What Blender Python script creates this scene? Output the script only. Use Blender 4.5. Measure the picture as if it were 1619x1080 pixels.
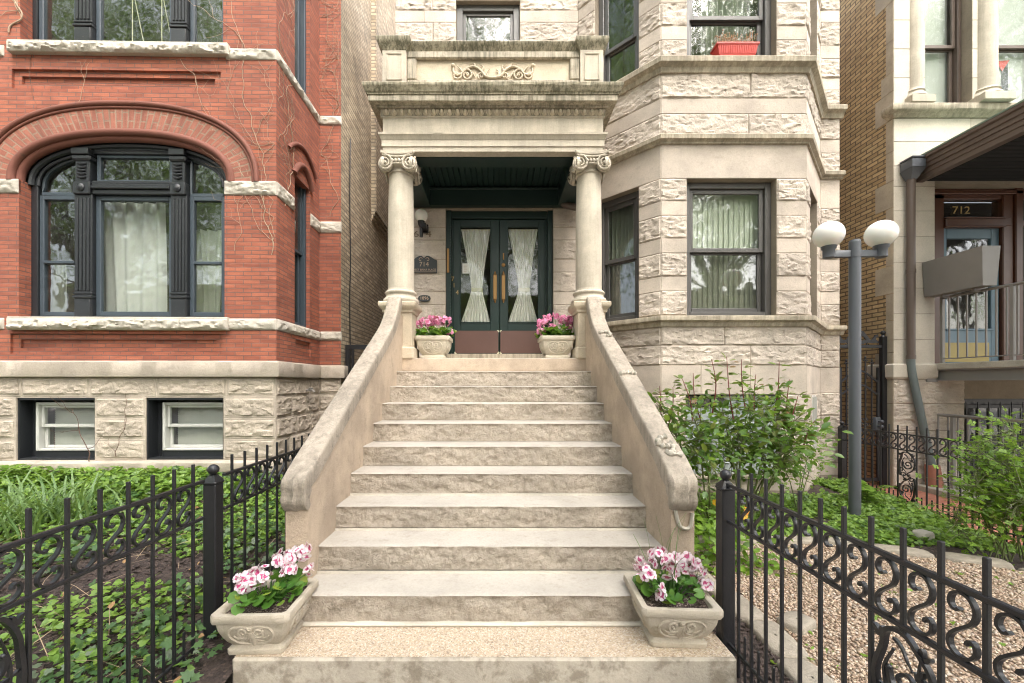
import bpy, math, random
import numpy as np
from mathutils import Vector
R = math.radians
PI = math.pi
random.seed(7)
rng = np.random.default_rng(7)
S = bpy.context.scene
C = S.collection
for o in list(bpy.data.objects):
    bpy.data.objects.remove(o)

# ---------------------------------------------------------------- camera
F, CX, CY, EYE = 640.0, 788.0, 606.0, 1.6      # focal length and vanishing point of the photo (1619 px wide)
cam = bpy.data.objects.new('camera', bpy.data.cameras.new('camera'))
C.objects.link(cam)
cam.location = (0, 0, EYE)
cam.rotation_euler = (R(90), 0, 0)
cam.data.sensor_fit = 'HORIZONTAL'
cam.data.sensor_width = 36
cam.data.lens = 36 * F / 1619
cam.data.shift_x = (809.5 - CX) / 1619
cam.data.shift_y = (CY - 540) / 1619
cam.data.clip_start = 0.05
cam.data.clip_end = 2000
S.camera = cam

# ---------------------------------------------------------------- light
SUN_EL, SUN_AZ = 50.0, 22.0      # azimuth: degrees right of straight behind the camera
W = bpy.data.worlds.new('World')
S.world = W
W.use_nodes = True
wn = W.node_tree.nodes
wl = W.node_tree.links
bg = wn['Background']
sky = wn.new('ShaderNodeTexSky')
sky.sky_type = 'NISHITA'
sky.sun_disc = False
sky.sun_elevation = R(SUN_EL)
sky.sun_rotation = R(180 - SUN_AZ)
sky.air_density = 1.0
sky.dust_density = 6.0
sky.ozone_density = 0.6
overcast = wn.new('ShaderNodeHueSaturation')      # a pale, lightly overcast sky
overcast.inputs['Saturation'].default_value = .5
wl.new(sky.outputs[0], overcast.inputs['Color'])
wl.new(overcast.outputs[0], bg.inputs[0])
bg.inputs[1].default_value = 0.15
sl = bpy.data.lights.new('sun', 'SUN')
sl.energy = 1.5
sl.angle = R(50)
sl.color = (1.0, 0.95, 0.92)
so = bpy.data.objects.new('sun', sl)
C.objects.link(so)
sd = Vector((math.sin(R(SUN_AZ)) * math.cos(R(SUN_EL)), -math.cos(R(SUN_AZ)) * math.cos(R(SUN_EL)), math.sin(R(SUN_EL))))
so.rotation_euler = sd.to_track_quat('Z', 'Y').to_euler()
so.location = sd * 40
S.view_settings.view_transform = 'Standard'
S.view_settings.look = 'None'
S.view_settings.exposure = 2.5
S.view_settings.gamma = 1
S.cycles.filter_width = 1.1
S.cycles.max_bounces = 8
S.cycles.transparent_max_bounces = 16
S.cycles.caustics_reflective = False
S.cycles.caustics_refractive = False

def PX(px, Y): return (px - CX) * Y / F
def PZ(py, Y): return EYE - (py - CY) * Y / F

# ---------------------------------------------------------------- noise
def _h(xi, yi, s):
    with np.errstate(over='ignore'):
        n = (xi.astype(np.int64) * 374761393 + yi.astype(np.int64) * 668265263 + int(s) * 1442695041) & 0xffffffff
        n = ((n ^ (n >> 13)) * 1274126177) & 0xffffffff
        n = (n ^ (n >> 16)) & 0xffffffff
    return n / 4294967295.0
def vnoise(x, y, s=0):
    xi = np.floor(x); yi = np.floor(y)
    fx = x - xi; fy = y - yi
    fx = fx * fx * (3 - 2 * fx); fy = fy * fy * (3 - 2 * fy)
    a = _h(xi, yi, s); b = _h(xi + 1, yi, s); c = _h(xi, yi + 1, s); d = _h(xi + 1, yi + 1, s)
    return (a * (1 - fx) + b * fx) * (1 - fy) + (c * (1 - fx) + d * fx) * fy
def fbm(x, y, s=0, o=4):
    x = np.asarray(x, float); y = np.asarray(y, float)
    t = 0; a = .5
    for i in range(o):
        t = t + a * (vnoise(x, y, s + i * 17) - .5)
        x = x * 2.03; y = y * 2.03; a *= .5
    return t

# ---------------------------------------------------------------- mesh builder
class MB:
    def __init__(s):
        s.v = []; s.f = []; s.m = []; s.uv = {}
    def add(s, vs, fs, mi=0, uvs=None):
        b = len(s.v)
        s.v.extend(tuple(map(float, p)) for p in vs)
        for j, f in enumerate(fs):
            if uvs is not None: s.uv[len(s.f)] = [uvs[i] for i in f]
            s.f.append([b + i for i in f]); s.m.append(mi)
    def quad(s, a, b, c, d, mi=0): s.add([a, b, c, d], [(0, 1, 2, 3)], mi)
    def grid(s, P, mi=0, uv=None):
        P = np.asarray(P); n, m = P.shape[:2]
        fs = [(i * m + j, i * m + j + 1, (i + 1) * m + j + 1, (i + 1) * m + j) for i in range(n - 1) for j in range(m - 1)]
        s.add(P.reshape(-1, 3), fs, mi, None if uv is None else [tuple(t) for t in np.asarray(uv).reshape(-1, 2)])
    def obox(s, o, u, n, a0, a1, d0, d1, z0, z1, mi=0, ch=0.0):
        """box in a face frame: a along u, d inward (against n), z up"""
        u = np.array([u[0], u[1], 0.]); n = np.array([n[0], n[1], 0.]); o = np.array([o[0], o[1], 0.])
        def P(a, d, z): return o + u * a - n * d + np.array([0, 0, z])
        lo = (a0, d0, z0); hi = (a1, d1, z1)
        if ch <= 0:
            vs = [P(*[(lo, hi)[(i >> k) & 1][k] for k in range(3)]) for i in range(8)]
            s.add(vs, [(0, 2, 3, 1), (4, 5, 7, 6), (0, 1, 5, 4), (2, 6, 7, 3), (0, 4, 6, 2), (1, 3, 7, 5)], mi)
            return
        vs = []; ix = {}
        for i in range(8):
            c = [(lo, hi)[(i >> k) & 1][k] for k in range(3)]
            sg = [1 if (i >> k) & 1 else -1 for k in range(3)]
            for k in range(3):
                q = [c[j] if j == k else c[j] - sg[j] * ch for j in range(3)]
                ix[(i, k)] = len(vs); vs.append(P(*q))
        fs = []
        for k in range(3):
            a, b = [j for j in range(3) if j != k]
            for sgn in (0, 1):
                base = sgn << k
                fs.append([ix[(base | (p << a) | (q << b), k)] for p, q in ((0, 0), (1, 0), (1, 1), (0, 1))])
            for p in (0, 1):
                for q in (0, 1):
                    i0 = (p << a) | (q << b); i1 = i0 | (1 << k)
                    fs.append([ix[(i0, a)], ix[(i1, a)], ix[(i1, b)], ix[(i0, b)]])
        for i in range(8): fs.append([ix[(i, 0)], ix[(i, 1)], ix[(i, 2)]])
        s.add(vs, fs, mi)
    def box(s, x0, x1, y0, y1, z0, z1, mi=0, ch=0.0):
        s.obox((0, 0), (1, 0), (0, -1), x0, x1, y0, y1, z0, z1, mi, ch)
    def tube(s, path, r, n=6, mi=0, caps=True):
        P = [np.array(p, float) for p in path]; k = len(P)
        r = [r] * k if np.isscalar(r) else list(r)
        T = []
        for i in range(k):
            t = P[min(i + 1, k - 1)] - P[max(i - 1, 0)]
            T.append(t / (np.linalg.norm(t) + 1e-12))
        a = np.array([0, 0, 1.]) if abs(T[0][2]) < .9 else np.array([1., 0, 0])
        N = np.cross(T[0], a); N /= np.linalg.norm(N)
        vs = []
        for i in range(k):
            N = N - T[i] * N.dot(T[i]); N /= np.linalg.norm(N) + 1e-12
            B = np.cross(T[i], N)
            for j in range(n):
                q = 2 * PI * j / n
                vs.append(P[i] + r[i] * (math.cos(q) * N + math.sin(q) * B))
        fs = [(i * n + j, i * n + (j + 1) % n, (i + 1) * n + (j + 1) % n, (i + 1) * n + j) for i in range(k - 1) for j in range(n)]
        if caps: fs += [tuple(range(n))[::-1], tuple((k - 1) * n + j for j in range(n))]
        s.add(vs, fs, mi)
    def bar(s, path, side, w, t, mi=0):
        """flat bar: half width w along side, half thickness t in the plane of the curve (t may be a list)"""
        P = [np.array(p, float) for p in path]; k = len(P)
        t = [t] * k if np.isscalar(t) else list(t)
        w = [w] * k if np.isscalar(w) else list(w)
        sd_ = np.array(side, float); sd_ /= np.linalg.norm(sd_)
        vs = []
        for i in range(k):
            tg = P[min(i + 1, k - 1)] - P[max(i - 1, 0)]; tg /= np.linalg.norm(tg) + 1e-12
            nn = np.cross(sd_, tg); nn /= np.linalg.norm(nn) + 1e-12
            for a, b in ((-1, -1), (1, -1), (1, 1), (-1, 1)): vs.append(P[i] + sd_ * w[i] * a + nn * t[i] * b)
        fs = [(i * 4 + j, i * 4 + (j + 1) % 4, i * 4 + 4 + (j + 1) % 4, i * 4 + 4 + j) for i in range(k - 1) for j in range(4)]
        fs += [(3, 2, 1, 0), tuple(4 * k - 4 + j for j in range(4))]
        s.add(vs, fs, mi)
    def lathe(s, prof, c, n=28, mi=0, axis='Z', ang=None):
        vs = []; k = len(prof)
        for r, h in prof:
            for j in range(n):
                q = 2 * PI * j / n
                x, y = r * math.cos(q), r * math.sin(q)
                p = (x, y, h) if axis == 'Z' else (x, h, y) if axis == 'Y' else (h, x, y)
                vs.append((c[0] + p[0], c[1] + p[1], c[2] + p[2]))
        fs = [(i * n + j, i * n + (j + 1) % n, (i + 1) * n + (j + 1) % n, (i + 1) * n + j) for i in range(k - 1) for j in range(n)]
        if prof[0][0] > 1e-4: fs.append(tuple(range(n))[::-1])
        if prof[-1][0] > 1e-4: fs.append(tuple((k - 1) * n + j for j in range(n)))
        s.add(vs, fs, mi)
    def ball(s, c, r, n=12, mi=0, sc=(1, 1, 1)):
        prof = [(max(r * math.sin(PI * i / n), 1e-5), -r * math.cos(PI * i / n)) for i in range(n + 1)]
        b = len(s.v); s.lathe(prof, (0, 0, 0), n * 2, mi)
        for i in range(b, len(s.v)):
            p = s.v[i]; s.v[i] = (c[0] + p[0] * sc[0], c[1] + p[1] * sc[1], c[2] + p[2] * sc[2])
    def mould(s, prof, path, mi=0, caps=True, wob=0.0, step=None, seed=0):
        """profile (out, z) carried along a plan polyline; out is to the right of the travel direction"""
        if step:
            q = [path[0]]
            for a, b in zip(path[:-1], path[1:]):
                k = max(1, int(math.dist(a, b) / step))
                q += [(a[0] + (b[0] - a[0]) * i / k, a[1] + (b[1] - a[1]) * i / k) for i in range(1, k + 1)]
            path = q
        n = len(path); rows = []
        for i in range(n):
            p = np.array(path[i], float)
            d = []
            if i > 0: d.append(p - np.array(path[i - 1]))
            if i < n - 1: d.append(np.array(path[i + 1]) - p)
            d = [t / np.linalg.norm(t) for t in d]
            ns = [np.array([t[1], -t[0]]) for t in d]
            m = sum(ns); m = m / np.linalg.norm(m); m = m / m.dot(ns[0])
            row = []
            for j, (o, z) in enumerate(prof):
                w = wob * fbm(np.array([p[0] * 7 + p[1] * 5 + seed]), np.array([j * 1.7 + z * 9.]), seed, 4)[0] if wob else 0
                q = p + m * (o + w); row.append((q[0], q[1], z + w * .5))
            rows.append(row)
        s.grid(np.array(rows), mi)
        if caps:
            s.add(rows[0], [tuple(range(len(prof)))], mi); s.add(rows[-1], [tuple(range(len(prof)))[::-1]], mi)
    def prism(s, poly, fn, t0, t1, mi=0):
        n = len(poly)
        vs = [fn(a, b, t0) for a, b in poly] + [fn(a, b, t1) for a, b in poly]
        fs = [tuple(range(n)), tuple(range(2 * n - 1, n - 1, -1))] + [(i, i + n, (i + 1) % n + n, (i + 1) % n) for i in range(n)]
        s.add(vs, fs, mi)
    def build(s, name, mats, parent=None, smooth=None):
        me = bpy.data.meshes.new(name)
        V = np.array(s.v, float).reshape(-1, 3)
        org = np.array(parent['_o']) if parent is not None and '_o' in parent.keys() else np.zeros(3)
        me.from_pydata((V - org).tolist(), [], s.f)
        if not isinstance(mats, (list, tuple)): mats = [mats]
        for m in mats: me.materials.append(m)
        me.polygons.foreach_set('material_index', s.m)
        nl = len(me.loops)
        lv = np.empty(nl, np.int64); me.loops.foreach_get('vertex_index', lv)
        nrm = np.empty(len(me.polygons) * 3); me.polygons.foreach_get('normal', nrm); nrm = nrm.reshape(-1, 3)
        tot = np.empty(len(me.polygons), np.int64); me.polygons.foreach_get('loop_total', tot)
        N = np.repeat(nrm, tot, 0); Pl = V[lv]
        h = np.hypot(N[:, 0], N[:, 1]) + 1e-9
        u = (-N[:, 1] * Pl[:, 0] + N[:, 0] * Pl[:, 1]) / h; v = Pl[:, 2].copy()
        fl = np.abs(N[:, 2]) > .75
        u[fl] = Pl[fl, 0]; v[fl] = Pl[fl, 1]
        UV = np.stack([u, v], 1)
        if s.uv:
            st = np.concatenate([[0], np.cumsum(tot)])
            for fi, l in s.uv.items(): UV[st[fi]:st[fi] + len(l)] = l
        lay = me.uv_layers.new(name='UVMap')
        lay.data.foreach_set('uv', UV.ravel())
        if smooth is not None:
            me.shade_smooth(); me.set_sharp_from_angle(angle=R(smooth))
        me.validate(clean_customdata=False)
        o = bpy.data.objects.new(name, me); C.objects.link(o)
        if parent is not None:
            o.parent = parent
            o['_o'] = [float(t) for t in org]
        else: o['_o'] = [0., 0., 0.]
        return o

def tag(o, label, cat, group=None, kind=None):
    if label: o['label'] = label
    if cat: o['category'] = cat
    if group: o['group'] = group
    if kind: o['kind'] = kind
    return o
def thing(name, label, cat, loc, rz=0, group=None):
    o = bpy.data.objects.new(name, None); C.objects.link(o)
    o.location = loc; o.rotation_euler = (0, 0, rz); o.empty_display_size = .1
    o['_o'] = [float(t) for t in loc]
    return tag(o, label, cat, group)
def dup_tree(o, parent=None):
    c = o.copy(); C.objects.link(c); c.parent = parent
    for ch in list(o.children): dup_tree(ch, c)
    return c

# leaf clouds ---------------------------------------------------------
def cloud(name, T, pos, d, n, size, mats, parent=None):
    tv, tf, tm = T
    tv = np.array(tv, float); tf = np.array(tf, np.int64)
    pos = np.asarray(pos, float); N = len(pos)
    d = d / (np.linalg.norm(d, axis=1, keepdims=True) + 1e-9)
    n = n - d * (n * d).sum(1, keepdims=True); n = n / (np.linalg.norm(n, axis=1, keepdims=True) + 1e-9)
    sd_ = np.cross(d, n)
    size = np.broadcast_to(np.asarray(size, float), (N,))
    V = pos[:, None, :] + size[:, None, None] * (tv[None, :, 0:1] * sd_[:, None, :] + tv[None, :, 1:2] * d[:, None, :] + tv[None, :, 2:3] * n[:, None, :])
    org = np.array(parent['_o']) if parent is not None else np.zeros(3)
    V = (V.reshape(-1, 3) - org)
    k = len(tv); Fc = (tf[None] + (np.arange(N) * k)[:, None, None]).reshape(-1, tf.shape[1])
    me = bpy.data.meshes.new(name)
    me.vertices.add(len(V)); me.vertices.foreach_set('co', V.ravel())
    me.loops.add(Fc.size); me.loops.foreach_set('vertex_index', Fc.ravel().astype(np.int32))
    me.polygons.add(len(Fc)); me.polygons.foreach_set('loop_start', np.arange(0, Fc.size, Fc.shape[1], dtype=np.int32))
    if not isinstance(mats, (list, tuple)): mats = [mats]
    for m in mats: me.materials.append(m)
    me.update(calc_edges=True)
    me.polygons.foreach_set('material_index', np.tile(np.array(tm, np.int32), N))
    at = me.attributes.new('rnd', 'FLOAT', 'POINT')
    at.data.foreach_set('value', np.repeat(rng.random(N), k).astype(np.float32))
    me.shade_smooth()
    o = bpy.data.objects.new(name, me); C.objects.link(o)
    if parent is not None: o.parent = parent
    o['_o'] = [float(t) for t in org]
    return o
def fan(rim, ctr=(0, 0, 0), closed=True):
    vs = [ctr] + rim; n = len(rim)
    fs = [(0, i + 1, (i + 1) % n + 1) for i in range(n if closed else n - 1)]
    return vs, fs, [0] * len(fs)
OVAL = ([(0, 0, 0), (0, .5, 0), (0, 1, -.1), (.26, .28, .07), (.23, .7, .05), (-.26, .28, .07), (-.23, .7, .05)],
        [(0, 3, 1), (3, 4, 1), (4, 2, 1), (0, 1, 5), (5, 1, 6), (6, 1, 2)], [0] * 6)
def _rim(f, n, z=lambda a: 0): return [(f(a) * math.sin(a), .45 - f(a) * math.cos(a), z(a)) for a in [2 * PI * i / n for i in range(n)]]
ROUND = fan(_rim(lambda a: .12 if a < .01 else .5 * (1 + .07 * math.cos(a * 8)), 16, lambda a: .1 + .03 * math.cos(a * 8)), (0, .4, 0))
HEART = fan([(0, .12, 0), (.25, -.02, .05), (.42, .2, .08), (.36, .5, .06), (.16, .8, .0), (0, 1, -.1), (-.16, .8, 0), (-.36, .5, .06), (-.42, .2, .08), (-.25, -.02, .05)], (0, .4, 0))
IVY = fan([(0, .1, 0), (.2, -.05, .04), (.5, .25, .03), (.28, .42, .05), (.34, .72, .0), (.14, .7, .03), (0, 1.05, -.08), (-.14, .7, .03), (-.34, .72, 0), (-.28, .42, .05), (-.5, .25, .03), (-.2, -.05, .04)], (0, .35, .02))
TRIPLE = ([], [], [])
for ang, off in ((0, .45), (55, .25), (-55, .25), (60, .62), (-60, .62)):
    b = len(TRIPLE[0]); ca, sa = math.cos(R(ang)), math.sin(R(ang))
    for x, y, z in ((0, 0, 0), (.17, .2, .03), (0, .48, -.03), (-.17, .2, .03)):
        TRIPLE[0].append((x * ca + y * sa, off * (0 if False else 1) - x * sa + y * ca, z))
    TRIPLE[1].extend([(b, b + 1, b + 2), (b, b + 2, b + 3)]); TRIPLE[2].extend([0, 0])
FLOWER = ([], [], [])
for k in range(5):
    a = 2 * PI * k / 5; ca, sa = math.cos(a), math.sin(a); b = len(FLOWER[0])
    for x, y, z in ((0, .0, 0), (.14, .22, .03), (.27, .4, .06), (.15, .56, .03), (-.15, .56, .03), (-.27, .4, .06), (-.14, .22, .03)):
        FLOWER[0].append((x * ca + y * sa, -x * sa + y * ca, z))
    FLOWER[1].extend([(b, b + 1, b + 6), (b + 1, b + 2, b + 5), (b + 1, b + 5, b + 6), (b + 2, b + 3, b + 4), (b + 2, b + 4, b + 5)])
    FLOWER[2].extend([1, 0, 1 if k % 2 else 0, 0, 0])

def rdir(n, up=0.0, spread=1.0):
    v = rng.normal(size=(n, 3)) * spread; v[:, 2] += up
    return v / (np.linalg.norm(v, axis=1, keepdims=True) + 1e-9)
def catmull(pts, k=6):
    P = [np.array(p, float) for p in pts]; out = []
    for i in range(len(P) - 1):
        a = P[max(i - 1, 0)]; b = P[i]; c = P[i + 1]; d = P[min(i + 2, len(P) - 1)]
        for j in range(k):
            t = j / k
            out.append(.5 * ((2 * b) + (c - a) * t + (2 * a - 5 * b + 4 * c - d) * t * t + (3 * b - a - 3 * c + d) * t ** 3))
    out.append(P[-1]); return out
def spiral(cx, cz, r0, r1, a0, a1, n=24):
    """plane spiral from radius r0 at angle a0 to r1 at a1 (degrees)"""
    return [(cx + (r0 + (r1 - r0) * i / n) * math.cos(R(a0 + (a1 - a0) * i / n)), cz + (r0 + (r1 - r0) * i / n) * math.sin(R(a0 + (a1 - a0) * i / n))) for i in range(n + 1)]

# ---------------------------------------------------------------- materials
class NT:
    def __init__(s, name):
        s.m = bpy.data.materials.new(name); s.m.use_nodes = True
        s.t = s.m.node_tree; s.t.nodes.clear()
        s.out = s.n('ShaderNodeOutputMaterial')
    def n(s, typ, props=None, **inp):
        nd = s.t.nodes.new(typ)
        for k, v in (props or {}).items(): setattr(nd, k, v)
        for k, v in inp.items(): s.set(nd, k.replace('_', ' '), v)
        return nd
    def set(s, nd, k, v):
        i = nd.inputs[int(k[1:])] if k[0] == '#' else nd.inputs[k]
        if isinstance(v, bpy.types.NodeSocket): s.t.links.new(v, i)
        elif isinstance(v, tuple) and len(v) == 3 and i.type == 'RGBA': i.default_value = (*v, 1)
        else: i.default_value = v
    def mix(s, f, a, b, typ='MIX'):
        nd = s.n('ShaderNodeMix', {'data_type': 'RGBA', 'blend_type': typ})
        for i, v in ((0, f), (6, a), (7, b)):
            if isinstance(v, bpy.types.NodeSocket): s.t.links.new(v, nd.inputs[i])
            elif isinstance(v, tuple): nd.inputs[i].default_value = (*v, 1)
            else: nd.inputs[i].default_value = v
        return nd.outputs[2]
    def math(s, op, a, b=0.0, c=None):
        nd = s.n('ShaderNodeMath', {'operation': op})
        for i, v in enumerate((a, b) if c is None else (a, b, c)):
            if isinstance(v, bpy.types.NodeSocket): s.t.links.new(v, nd.inputs[i])
            else: nd.inputs[i].default_value = v
        return nd.outputs[0]
    def noise(s, vec, scale, det=5, rough=.6, dist=0.0):
        nd = s.n('ShaderNodeTexNoise', Vector=vec, Scale=scale, Detail=float(det), Roughness=rough, Distortion=dist)
        return nd.outputs[0]
    def ramp(s, f, a, b):
        nd = s.n('ShaderNodeMapRange', {'interpolation_type': 'SMOOTHSTEP'}, Value=f)
        nd.inputs[1].default_value = a; nd.inputs[2].default_value = b
        return nd.outputs[0]
    def co(s, kind='Object', scale=None):
        c = s.n('ShaderNodeTexCoord').outputs[kind]
        if scale:
            return s.n('ShaderNodeMapping', Vector=c, Scale=scale).outputs[0]
        return c
    def bump(s, h, st=.3, d=.01, nrm=None):
        nd = s.n('ShaderNodeBump', Height=h, Strength=st, Distance=d)
        if nrm is not None: s.t.links.new(nrm, nd.inputs['Normal'])
        return nd.outputs[0]
    def pbr(s, col, rough=.7, nrm=None, **kw):
        p = s.n('ShaderNodeBsdfPrincipled')
        s.set(p, 'Base Color', col); s.set(p, 'Roughness', rough)
        if nrm is not None: s.set(p, 'Normal', nrm)
        for k, v in kw.items(): s.set(p, k.replace('_', ' '), v)
        s.t.links.new(p.outputs[0], s.out.inputs[0])
        return s.m
    def island(s): return s.n('ShaderNodeNewGeometry').outputs['Random Per Island']

def hsv(c, v): return tuple(min(1, x * v) for x in c)
def stone(name, c, vary=.16, stain=.25, stain_c=(.12, .105, .08), grain=60, bump=.35, streak=0.0, streak_c=(.06, .055, .035), isl=.12, lo=.52, hi=.72, fq=17, crag=0.0, sc2=11):
    t = NT(name); co = t.co()
    n1 = t.noise(co, 2.3, 6); n2 = t.noise(co, sc2, 8, .7); n3 = t.noise(co, grain, 4, .7)
    col = t.mix(t.ramp(n1, .3, .7), hsv(c, 1 - vary), hsv(c, 1 + vary))
    col = t.mix(t.math('MULTIPLY', t.ramp(n2, lo, hi), stain), col, stain_c)
    col = t.mix(t.math('MULTIPLY', t.ramp(n3, .35, .75), .22), col, hsv(c, .45))
    if isl:
        hs = t.n('ShaderNodeHueSaturation', Color=col)
        t.set(hs, 'Value', t.math('MULTIPLY_ADD', t.island(), isl * 2, 1 - isl)); col = hs.outputs[0]
    if streak:
        st = t.noise(t.co('Object', (fq, fq, 1.1)), 1.0, 5, .75)
        s2 = t.noise(co, 1.7, 3)
        f = t.math('MULTIPLY', t.ramp(t.math('ADD', st, t.math('MULTIPLY', s2, .5)), .62, .9), streak)
        col = t.mix(f, col, streak_c)
    b = t.bump(t.math('ADD', n3, t.math('MULTIPLY', n2, 1.5)), bump, .008)
    if crag: b = t.bump(t.noise(co, 26, 9, .72, .6), crag, .03, b)
    return t.pbr(col, .85, b)
def brick(name, c1, c2, mortar, bw=.205, rh=.067, ms=.006, bump=.6, dirt=.3, dirt_c=(.05, .04, .035), pale=.25, pale_c=(.5, .36, .28), rot=None, cv=.2):
    t = NT(name); uv = t.co('UV')
    br = t.n('ShaderNodeTexBrick', {'offset': .5}, Vector=uv, Scale=1.0, Color1=c1, Color2=c2, Mortar=mortar)
    t.set(br, 'Mortar Size', ms); t.set(br, 'Mortar Smooth', .25); t.set(br, 'Brick Width', bw); t.set(br, 'Row Height', rh); t.set(br, 'Bias', 0.0)
    co = t.co()
    n1 = t.noise(co, 1.3, 6, .65); n2 = t.noise(t.co('Object', (5, 5, 22)), 1, 5, .7); n3 = t.noise(co, 70, 3)
    col = t.mix(t.math('MULTIPLY', t.ramp(n1, .45, .75), dirt), br.outputs[0], dirt_c)
    col = t.mix(t.math('MULTIPLY', t.ramp(n2, .52, .8), pale), col, pale_c)
    col = t.mix(t.math('MULTIPLY', t.ramp(n3, .4, .7), .25), col, hsv(c1, .5))
    cn_ = t.noise(t.n('ShaderNodeMapping', Vector=uv, Scale=(3.2, 19, 1)).outputs[0], 1, 2)
    hs = t.n('ShaderNodeHueSaturation', Color=col); t.set(hs, 'Value', t.math('MULTIPLY_ADD', t.ramp(cn_, .25, .75), 2 * cv, 1 - cv)); col = hs.outputs[0]
    h = t.math('SUBTRACT', t.math('MULTIPLY', n3, .25), br.outputs[1])
    return t.pbr(col, .85, t.bump(h, bump, .006))
def paint(name, c, rough=.45, wear=.0, wear_c=(.2, .08, .03), bump=.1, vary=.12, metal=0.0, sc=9):
    t = NT(name); co = t.co()
    n1 = t.noise(co, 4, 5); n2 = t.noise(co, sc, 8, .75); n3 = t.noise(co, 90, 3)
    col = t.mix(n1, hsv(c, 1 - vary), hsv(c, 1 + vary))
    if wear: col = t.mix(t.math('MULTIPLY', t.ramp(n2, .58, .7), wear), col, wear_c)
    return t.pbr(col, t.math('MULTIPLY_ADD', n2, .25, rough - .12), t.bump(t.math('ADD', n3, n2), bump, .003), Metallic=metal)
def leafm(name, c1, c2, c3=None, rough=.45, trans=.35):
    t = NT(name)
    r = t.n('ShaderNodeAttribute', {'attribute_name': 'rnd'}).outputs['Fac']
    col = t.mix(r, c1, c2)
    if c3: col = t.mix(t.ramp(r, .86, .9), col, c3)
    n = t.noise(t.co(), 40, 3)
    col = t.mix(t.math('MULTIPLY', n, .35), col, hsv(c1, .55))
    p = t.n('ShaderNodeBsdfPrincipled', Roughness=rough); t.set(p, 'Base Color', col)
    tr = t.n('ShaderNodeBsdfTranslucent'); t.set(tr, 'Color', t.mix(.4, col, (.35, .5, .05)))
    mx = t.n('ShaderNodeMixShader', Fac=trans); t.t.links.new(p.outputs[0], mx.inputs[1]); t.t.links.new(tr.outputs[0], mx.inputs[2])
    t.t.links.new(mx.outputs[0], t.out.inputs[0])
    return t.m
def glass(name, tint=(.93, .96, .94), refl=.05, wave=.06, dirt=.0):
    t = NT(name)
    fc = t.n('ShaderNodeLayerWeight', Blend=.5).outputs['Facing']     # Schlick, the same from both sides of the sheet
    f = t.math('MINIMUM', t.math('MULTIPLY_ADD', t.math('POWER', fc, 5.0), .95, refl + .06), 1.0)
    b = t.bump(t.noise(t.co(), 3.0, 2), wave, .05)
    gl = t.n('ShaderNodeBsdfGlossy', Roughness=.035, Normal=b); t.set(gl, 'Color', (.95, .97, .97))
    tr = t.n('ShaderNodeBsdfTransparent'); t.set(tr, 'Color', tint)
    mx = t.n('ShaderNodeMixShader', Fac=f); t.t.links.new(tr.outputs[0], mx.inputs[1]); t.t.links.new(gl.outputs[0], mx.inputs[2])
    o = mx.outputs[0]
    if dirt:
        df = t.n('ShaderNodeBsdfDiffuse'); t.set(df, 'Color', (.35, .36, .33))
        m2 = t.n('ShaderNodeMixShader', Fac=t.math('MULTIPLY', t.ramp(t.noise(t.co(), 6, 5), .3, .8), dirt))
        t.t.links.new(o, m2.inputs[1]); t.t.links.new(df.outputs[0], m2.inputs[2]); o = m2.outputs[0]
    t.t.links.new(o, t.out.inputs[0])
    return t.m
def cloth(name, c, alpha=1.0, trans=.3):
    t = NT(name)
    w = t.noise(t.co('Object', (60, 60, 4)), 1, 3)
    col = t.mix(w, hsv(c, .88), c)
    p = t.n('ShaderNodeBsdfDiffuse', Color=col); tl = t.n('ShaderNodeBsdfTranslucent', Color=col)
    mx = t.n('ShaderNodeMixShader', Fac=trans); t.t.links.new(p.outputs[0], mx.inputs[1]); t.t.links.new(tl.outputs[0], mx.inputs[2])
    o = mx.outputs[0]
    if alpha < 1:
        tp = t.n('ShaderNodeBsdfTransparent'); m2 = t.n('ShaderNodeMixShader', Fac=t.math('MULTIPLY_ADD', w, .3, alpha - .15))
        t.t.links.new(tp.outputs[0], m2.inputs[1]); t.t.links.new(o, m2.inputs[2]); o = m2.outputs[0]
    t.t.links.new(o, t.out.inputs[0])
    return t.m
def gran(name, cs, scale=180, bump=.6, rough=.85, isl=False, patch=None):
    """speckled aggregate / soil"""
    t = NT(name); co = t.co()
    vo = t.n('ShaderNodeTexVoronoi', Vector=co, Scale=float(scale))
    rp = t.n('ShaderNodeValToRGB', Fac=t.n('ShaderNodeSeparateColor', Color=vo.outputs['Color']).outputs[0])
    el = rp.color_ramp.elements
    while len(el) < len(cs): el.new(.5)
    for i, c in enumerate(cs): el[i].position = i / (len(cs) - 1); el[i].color = (*c, 1)
    col = rp.outputs[0]
    if patch: col = t.mix(t.math('MULTIPLY', t.ramp(t.noise(co, 3, 6), .45, .75), patch[0]), col, patch[1])
    return t.pbr(col, rough, t.bump(vo.outputs['Distance'], bump, .006))

LIME = (.52, .447, .375)
M = {}
M['lime'] = stone('limestone', LIME, stain=.22)
M['lime_rock'] = stone('limestone rock face', (.52, .448, .378), stain=.26, bump=.5, isl=.08, crag=.55)
M['lime_mortar'] = stone('limestone joint', (.30, .25, .19), isl=0, stain=.3)
M['lime_trim'] = stone('limestone trim', (.46, .395, .30), stain=.35, streak=.45, isl=0)
M['lime_moss'] = stone('weathered cornice stone', (.42, .37, .27), stain=.5, stain_c=(.12, .11, .06), streak=.85, streak_c=(.08, .074, .045), isl=0, lo=.43, hi=.66, fq=34)
M['lime_stained'] = stone('rain stained stone', (.47, .41, .32), stain=.5, stain_c=(.14, .125, .09), streak=.75, streak_c=(.13, .12, .085), isl=0, lo=.47, hi=.7, fq=20)
M['lime_col'] = stone('column stone', (.52, .46, .37), stain=.12, streak=.15, isl=0, bump=.2)
M['lime_carve'] = stone('carved stone', (.52, .44, .33), stain=.2, isl=0, bump=.3)
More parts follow.
